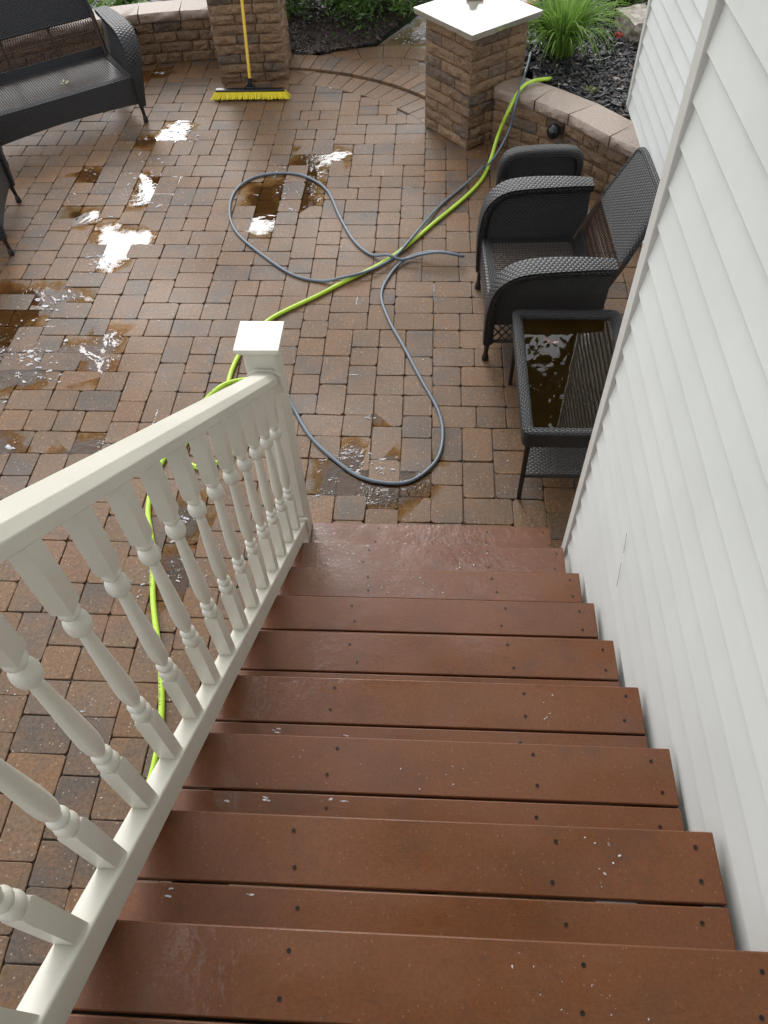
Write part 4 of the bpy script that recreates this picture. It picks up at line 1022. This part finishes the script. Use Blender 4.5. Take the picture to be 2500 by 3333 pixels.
# ------------------------------------------------------------------ planting beds
def mulch(name, poly, zf, nchips, label, dark=True, seed=1, kill=None):
    rg = random.Random(seed); m = MB()
    xs_ = [p[0] for p in poly]; ys_ = [p[1] for p in poly]
    def inside(x, y):
        c = False; n = len(poly)
        for i in range(n):
            x1, y1 = poly[i]; x2, y2 = poly[(i + 1) % n]
            if (y1 > y) != (y2 > y) and x < (x2 - x1) * (y - y1) / (y2 - y1) + x1: c = not c
        return c
    st = 0.06; x = min(xs_)
    idx = {}
    while x < max(xs_):
        y = min(ys_)
        while y < max(ys_):
            if inside(x + st / 2, y + st / 2):
                q = []
                for a, b in ((x, y), (x + st, y), (x + st, y + st), (x, y + st)):
                    kk = (round(a / st), round(b / st))
                    if kk not in idx: idx[kk] = len(m.v); m.v.append((a, b, zf(a, b) + 0.012 * noise.noise(Vector((a * 9, b * 9, 0)))))
                    q.append(idx[kk])
                m.face(q, None, (0.012, 0.010, 0.009) if dark else (0.03, 0.021, 0.016))
            y += st
        x += st
    k = 0
    while k < nchips:
        x, y = rg.uniform(min(xs_), max(xs_)), rg.uniform(min(ys_), max(ys_))
        if not inside(x, y): continue
        k += 1
        a = rg.uniform(0, PI); tl = rg.gauss(0, 0.35); L = rg.uniform(0.010, 0.042) * (1 if dark else 0.9); wd = rg.uniform(0.003, 0.011) * (1 if dark else 0.8); t = rg.uniform(0.002, 0.005)
        X = Vector((math.cos(a) * math.cos(tl), math.sin(a) * math.cos(tl), math.sin(tl))); Y = Vector((-math.sin(a), math.cos(a), rg.gauss(0, 0.4))).normalized(); Z = X.cross(Y).normalized()
        tone = rg.random(); c = (0.016, 0.016, 0.018) if dark else (0.06, 0.041, 0.031)
        if tone > 0.9: c = (0.09, 0.06, 0.045)
        elif tone > 0.75: c = (0.045, 0.038, 0.036)
        if tone > 0.985: c = (0.3, 0.25, 0.2)
        m.obox(Vector((x, y, zf(x, y) + rg.uniform(0.0, 0.018))), (X * L, Y * wd, Z * t), c)
    return tag(m.build(name, MULCH, fixn=False), label, 'mulch', kind='stuff')
MULCH = m_mulch()
mulch('mulch', [(-0.02, 4.22), (0.10, 4.40), (0.274, 4.15), (0.54, 3.82), (0.752, 3.50), (0.815, 3.4), (0.815, 3.76), (3.0, 3.76), (3.0, 7.4), (1.4, 7.1), (0.45, 6.1), (0.05, 5.3), (-0.25, 4.75)],
      lambda x, y: 0.395 + 0.015 * math.sin(x * 4 + y * 3), 9000, 'wet black bark mulch in the raised bed behind the seat wall', True, 2)
mulch('mulch', [(-6, 7.8), (-6, 5.5), (-4.9, 5.1), (-4.5, 5.42), (-3.9, 5.75), (-3.0, 5.97), (-3.0, 7.8)], lambda x, y: 0.03, 3000, 'dark bark mulch behind the curved wall by the bench', True, 4)
mulch('mulch', [(-1.98, 5.82), (-1.90, 5.72), (-1.55, 5.83), (-1.2, 5.98), (-0.85, 6.6), (-0.55, 7.3), (-0.3, 7.8), (-3.0, 7.8), (-3.0, 5.95), (-2.6, 5.95)],
      lambda x, y: 0.02 + 0.05 * max(0, min(1, (y - 5.9))) , 16000, 'wet brown bark mulch round the evergreen shrubs beyond the step', False, 3)
bk_ = MB(); bk_.box(-0.2, 0.05, 4.45, 5.2, -0.02, 0.36); 
# bed edge retaining the raised soil on its far side
edge = thing('stone_edging', (0.4, 5.9, 0), 'low stone edging holding up the raised mulch bed', 'edging')
m = MB(); ep = [(-0.28, 4.72), (0.03, 5.3), (0.44, 6.12), (1.4, 7.13), (3.0, 7.42)]
for (xa, ya), (xb, yb) in zip(ep, ep[1:]):
    L = math.hypot(xb - xa, yb - ya); n = max(1, int(L / 0.25)); a, b = Vector((xa, ya)), Vector((xb, yb)); nn_ = Vector(((yb - ya), -(xb - xa))).normalized()
    for k in range(n):
        for c in range(4): stone(m, b.lerp(a, k / n), b.lerp(a, (k + 1) / n), b.lerp(a, (k + 1) / n) + nn_ * 0.1, b.lerp(a, k / n) + nn_ * 0.1, c * 0.1 - 0.02, (c + 1) * 0.1 - 0.02, stone_col(), nxs=5, nzs=3)
m.build('stone_blocks', STONE, edge, smooth=50, fixn=False)

def blades(name, base, n, L, spread, label, seed, group=None):
    t = thing(name, base, label, 'plant', group); rg = random.Random(seed); m = MB()
    for i in range(n):
        a = rg.uniform(0, 2 * PI); r = abs(rg.gauss(0, 0.055)); ln = L * rg.uniform(0.6, 1.1); lean = rg.uniform(0.1, 1.0) * spread
        x, y, z = base[0] + r * math.cos(a), base[1] + r * math.sin(a), base[2]
        p = Vector((x, y, z)); pitch = PI / 2 - 0.15 - 0.25 * lean; w0 = rg.uniform(0.006, 0.0105); tone = rg.random()
        sd = Vector((-math.sin(a), math.cos(a), 0)); prev = None; ns = 9; curl = lean * rg.uniform(0.22, 0.40)
        for k in range(ns + 1):
            f = k / ns; wd = w0 * (1 - f ** 2.5) * (0.6 + 1.2 * f * (1 - f) + 0.3) + 0.0004
            nrm = Vector((-math.sin(pitch) * math.cos(a), -math.sin(pitch) * math.sin(a), math.cos(pitch)))
            row = (p - sd * wd + nrm * 0.003, p.copy(), p + sd * wd + nrm * 0.003)
            if prev:
                c = (min(1, tone * 0.7 + 0.3 * f), 0, 0)
                m.quad([prev[0], prev[1], row[1], row[0]], None, c); m.quad([prev[1], prev[2], row[2], row[1]], None, c)
            prev = row
            p = p + Vector((math.cos(a) * math.cos(pitch), math.sin(a) * math.cos(pitch), math.sin(pitch))) * (ln / ns)
            pitch -= curl * (0.4 + 1.2 * f)
    m.build('leaves', LILY, t, smooth=True, fixn=False)
LILY = m_leaf('daylily_leaf', (0.13, 0.25, 0.035), (0.30, 0.46, 0.11), 0.4, 0.3)
blades('daylily', (0.42, 4.72, 0.39), 420, 0.62, 1.05, 'big clump of bright strappy daylily leaves behind the short pillar', 5, 'daylily clumps')
blades('daylily', (1.12, 5.78, 0.39), 260, 0.55, 1.1, 'smaller daylily clump at the far end of the mulch bed by the house', 6, 'daylily clumps')
# rock, stake, weeds
m = MB(); rb = bmesh.new(); bmesh.ops.create_cube(rb, size=1); bmesh.ops.subdivide_edges(rb, edges=rb.edges, cuts=6, use_grid_fill=True)
for v in rb.verts:
    p = v.co.copy(); q = 1 + 0.16 * noise.noise(p * 3.1) + 0.08 * noise.noise(p * 8)
    v.co = Vector((p.x * 0.24 * q, p.y * 0.34 * q, p.z * 0.17 * (1 + 0.1 * noise.noise(p * 5))))
rme = bpy.data.meshes.new('garden_rock'); rb.to_mesh(rme); rb.free(); rme.shade_smooth(); rme.set_sharp_from_angle(angle=math.radians(45))
rm = NT('pale_rock'); rp = geo_pos(rm); rm.p(Base_Color=rm.ramp(rm.noise(14, 5, 0.7, rp), (0.35, (0.12, 0.09, 0.06)), (0.55, (0.36, 0.31, 0.26)), (0.7, (0.5, 0.47, 0.44))), Roughness=0.45, Normal=rm.bump(rm.noise(40, 4, 0.7, rp), 0.5, 0.01)); rme.materials.append(rm.m)
ro = bpy.data.objects.new('garden_rock', rme); S.collection.objects.link(ro); ro.location = (1.10, 5.10, 0.46); ro.rotation_euler = (0.03, -0.05, 0.3)
tag(ro, 'pale flat-topped rock lying in the mulch beside the house corner', 'rock')
m = MB(); m.tube([(0.935, 5.36, 0.38), (0.935, 5.36, 0.75)], 0.008, 8); tag(m.build('garden_stake', BLACK, off=(0.935, 5.36, 0.38)), 'thin black metal stake in the mulch near the pale rock', 'stake')
def leafy(name, base, r, h, n, ls, mat, label, cat, seed, trunk=True, group=None, asp=0.5, tilt=0.9):
    t = thing(name, base, label, cat, group); rg = random.Random(seed); m = MB(); b = Vector(base)
    cl = []
    for i in range(max(6, n // 90)):
        th, ph = rg.uniform(0, 2 * PI), math.acos(rg.uniform(-0.97, 1)); rr = rg.uniform(0.55, 1.0)
        cl.append((b + Vector((r * rr * math.sin(ph) * math.cos(th), r * rr * math.sin(ph) * math.sin(th), h * 0.42 + h * 0.45 * rr * math.cos(ph))), rg.random()))
    for i in range(n):
        c, tn = cl[i % len(cl)]
        p = c + Vector((rg.gauss(0, 1), rg.gauss(0, 1), rg.gauss(0, 0.8))) * r * 0.16
        a, e = rg.uniform(0, 2 * PI), rg.gauss(0, tilt * 0.6)
        X = Vector((math.cos(a) * math.cos(e), math.sin(a) * math.cos(e), math.sin(e))); Y = X.cross(Vector((rg.gauss(0, 0.5), rg.gauss(0, 0.5), 1))).normalized()
        s_ = ls * rg.uniform(0.6, 1.3); col = (min(1, max(0, tn * 0.6 + 0.4 * rg.random())), 0, 0)
        m.quad([p - X * s_, p - Y * s_ * asp, p + X * s_, p + Y * s_ * asp], None, col)
    m.build('foliage', mat, t, fixn=False)
    if trunk:
        m = MB()
        for i in range(7):
            c, _ = cl[i % len(cl)]
            m.tube(spline([b, b.lerp(c, 0.5) + Vector((0, 0, 0.1 * h)), c], 0.1), r * 0.035, 6)
        m.build('stems', m_plain('bark', (0.05, 0.035, 0.025), 0.8, 0.4), t, smooth=True)
    return t
YEW = m_leaf('evergreen_leaf', (0.03, 0.08, 0.016), (0.17, 0.32, 0.05), 0.35, 0.4); HOSTA = m_leaf('bright_leaf', (0.10, 0.20, 0.03), (0.26, 0.40, 0.08), 0.35, 0.35)
leafy('evergreen_shrub', (-1.25, 6.62, 0.05), 0.66, 0.95, 13000, 0.030, YEW, 'dark spreading evergreen shrub beyond the step between the pillars', 'shrub', 7, group='evergreen shrubs', asp=0.35)
leafy('evergreen_shrub', (-2.12, 6.62, 0.05), 0.42, 0.9, 6000, 0.024, YEW, 'dark evergreen shrub partly hidden behind the tall pillar', 'shrub', 8, group='evergreen shrubs', asp=0.35)
leafy('leafy_plant', (-4.05, 6.25, 0.05), 0.42, 0.7, 1500, 0.05, HOSTA, 'bright green leafy plant behind the stone wall by the bench', 'plant', 9, asp=0.5)
leafy('garden_weed', (0.60, 3.98, 0.40), 0.05, 0.06, 60, 0.014, m_leaf('weed_leaf', (0.13, 0.17, 0.03), (0.3, 0.3, 0.06), 0.3), 'tiny yellow-green weed at the back edge of the wall cap', 'plant', 12, trunk=False)
leafy('red_flower', (0.93, 4.98, 0.41), 0.03, 0.05, 40, 0.016, m_leaf('red_petal', (0.45, 0.02, 0.02), (0.6, 0.06, 0.05), 0.2), 'small red blossom on the mulch beside the pale rock', 'flower', 13, trunk=False)
m = MB(); m.tube(spline([(0.28, 6.95, 0.0), (0.42, 6.92, 0.02), (0.6, 7.05, 0.02), (0.9, 7.3, 0.0)], 0.04), 0.022, 8); tag(m.build('orange_cord', m_plain('orange_vinyl', (0.6, 0.12, 0.03), 0.4), off=(0.4, 6.9, 0)), 'orange cord on the walk behind the pillar cap', 'cord')
# leaf litter on furniture
def litter(name, p, label, col, n=5, s_=0.02):
    m = MB(); rg = random.Random(int(p[0] * 100))
    for i in range(n):
        a = rg.uniform(0, 2 * PI); X = Vector((math.cos(a), math.sin(a), 0.35)) * s_; Y = Vector((-math.sin(a), math.cos(a), 0.1)) * s_ * 0.3; q = Vector(p) + Vector((rg.gauss(0, s_ * 0.4), rg.gauss(0, s_ * 0.4), 0.004))
        m.quad([q, q + X * 0.5 + Y, q + X, q + X * 0.5 - Y])
    tag(m.build(name, m_plain(name + '_skin', col, 0.5), fixn=False, off=p), label, 'leaf')
bx = lambda u, v, z: (-3.137 - 0.61 * math.cos(BR) + u * math.cos(BR) - v * math.sin(BR), 4.46 - 0.61 * math.sin(BR) + u * math.sin(BR) + v * math.cos(BR), z)
litter('fallen_leaf', bx(0.10, 0.20, 0.376), 'small pale fallen leaf cluster on the bench seat', (0.42, 0.42, 0.2), 7, 0.035)
litter('dead_leaf', (0.02, 0.96, TZ - 0.021), 'curled brown leaf floating on the table water', (0.24, 0.13, 0.1), 5, 0.03)
m = MB(); m.tube(spline([(0.22, 2.76, 0.305), (0.245, 2.83, 0.32), (0.235, 2.90, 0.335)], 0.02), 0.006, 6); tag(m.build('twig', m_plain('pale_twig', (0.35, 0.28, 0.24), 0.6), smooth=True, off=(0.22, 2.8, 0.3)), 'pale curved twig lying on the low wicker stool seat', 'twig')

# ------------------------------------------------------------------ unseen tree added past the beds to shape light and reflections
tt = thing('reflection_tree', (3.2, 10.6, -0.08), 'tall broad-leaved tree added out of view beyond the beds to shape light and reflections', 'tree')
m = MB(); rg = random.Random(21)
cc = Vector((2.6, 8.8, 10.6)); cl = []
for i in range(110):
    v = Vector((rg.gauss(0, 1), rg.gauss(0, 1), rg.gauss(0, 1))).normalized() * rg.uniform(0.4, 1.0) ** 0.6
    cl.append((cc + Vector((v.x * 3.0, v.y * 3.0, v.z * 2.6)), rg.random()))
for i in range(9000):
    c, tn = cl[i % len(cl)]; p = c + Vector((rg.gauss(0, 0.5), rg.gauss(0, 0.5), rg.gauss(0, 0.35)))
    X = Vector((rg.gauss(0, 1), rg.gauss(0, 1), rg.gauss(0, 0.5))).normalized(); Y = X.cross(Vector((rg.gauss(0, 1), rg.gauss(0, 1), 1))).normalized(); s_ = rg.uniform(0.08, 0.17)
    m.quad([p - X * s_, p - Y * s_ * 0.55, p + X * s_, p + Y * s_ * 0.55], None, (tn * 0.6 + 0.4 * rg.random(), 0, 0))
m.build('crown', m_leaf('maple_leaf', (0.02, 0.05, 0.01), (0.06, 0.12, 0.025), 0.3), tt, fixn=False)
m = MB(); m.tube(spline([(3.2, 10.6, -0.1), (3.15, 10.4, 3.0), (3.0, 9.8, 6.0), (2.6, 9.0, 9.0)], 0.4), 0.2, 12)
for i in range(12): c, _ = cl[i * 9]; m.tube(spline([(3.0, 9.9, 5.6), c.lerp(Vector((3.0, 9.6, 6.5)), 0.4), c], 0.5), 0.06, 6)
m.build('trunk', m_plain('tree_bark', (0.06, 0.045, 0.035), 0.85, 0.6), tt, smooth=True)

def reflection_conifer(base, h, r, n, label, seed):  # unseen conifers added to put dark shapes in the puddle reflections
    t = thing('reflection_conifer', base, label, 'tree', 'unseen conifers added far behind the patio for reflections'); rg = random.Random(seed); m = MB(); b = Vector(base)
    for i in range(n):
        f = rg.random() ** 0.7; z = h * (0.06 + 0.94 * f); rr = r * (1 - f) ** 0.8 * rg.uniform(0.55, 1.08) * (0.8 + 0.3 * math.sin(z * 5.0)); a = rg.uniform(0, 2 * PI)
        p = b + Vector((rr * math.cos(a), rr * math.sin(a), z - 0.12 * rr)); X = Vector((math.cos(a + rg.gauss(0, 0.4)), math.sin(a + rg.gauss(0, 0.4)), rg.gauss(-0.15, 0.2))).normalized(); Y = X.cross(Vector((rg.gauss(0, 0.3), rg.gauss(0, 0.3), 1))).normalized(); s_ = rg.uniform(0.14, 0.3)
        m.quad([p - X * s_, p - Y * s_ * 0.4, p + X * s_, p + Y * s_ * 0.4], None, (rg.random(), 0, 0))
    m.build('foliage', YEW, t, fixn=False)
    m = MB(); m.tube([b, b + Vector((0, 0, h * 0.95))], [0.2, 0.02], 8); m.build('trunk', m_plain('conifer_bark', (0.05, 0.035, 0.028), 0.85), t)
reflection_conifer((-4.7, 18.3, -0.08), 13.0, 2.4, 3500, 'tall dark evergreen tree added out of view far beyond the step for reflections, the higher of two', 31)
reflection_conifer((-9.0, 17.3, -0.08), 8.3, 1.5, 2200, 'shorter dark evergreen tree added out of view far beyond the bench for reflections, the lower of two', 32)
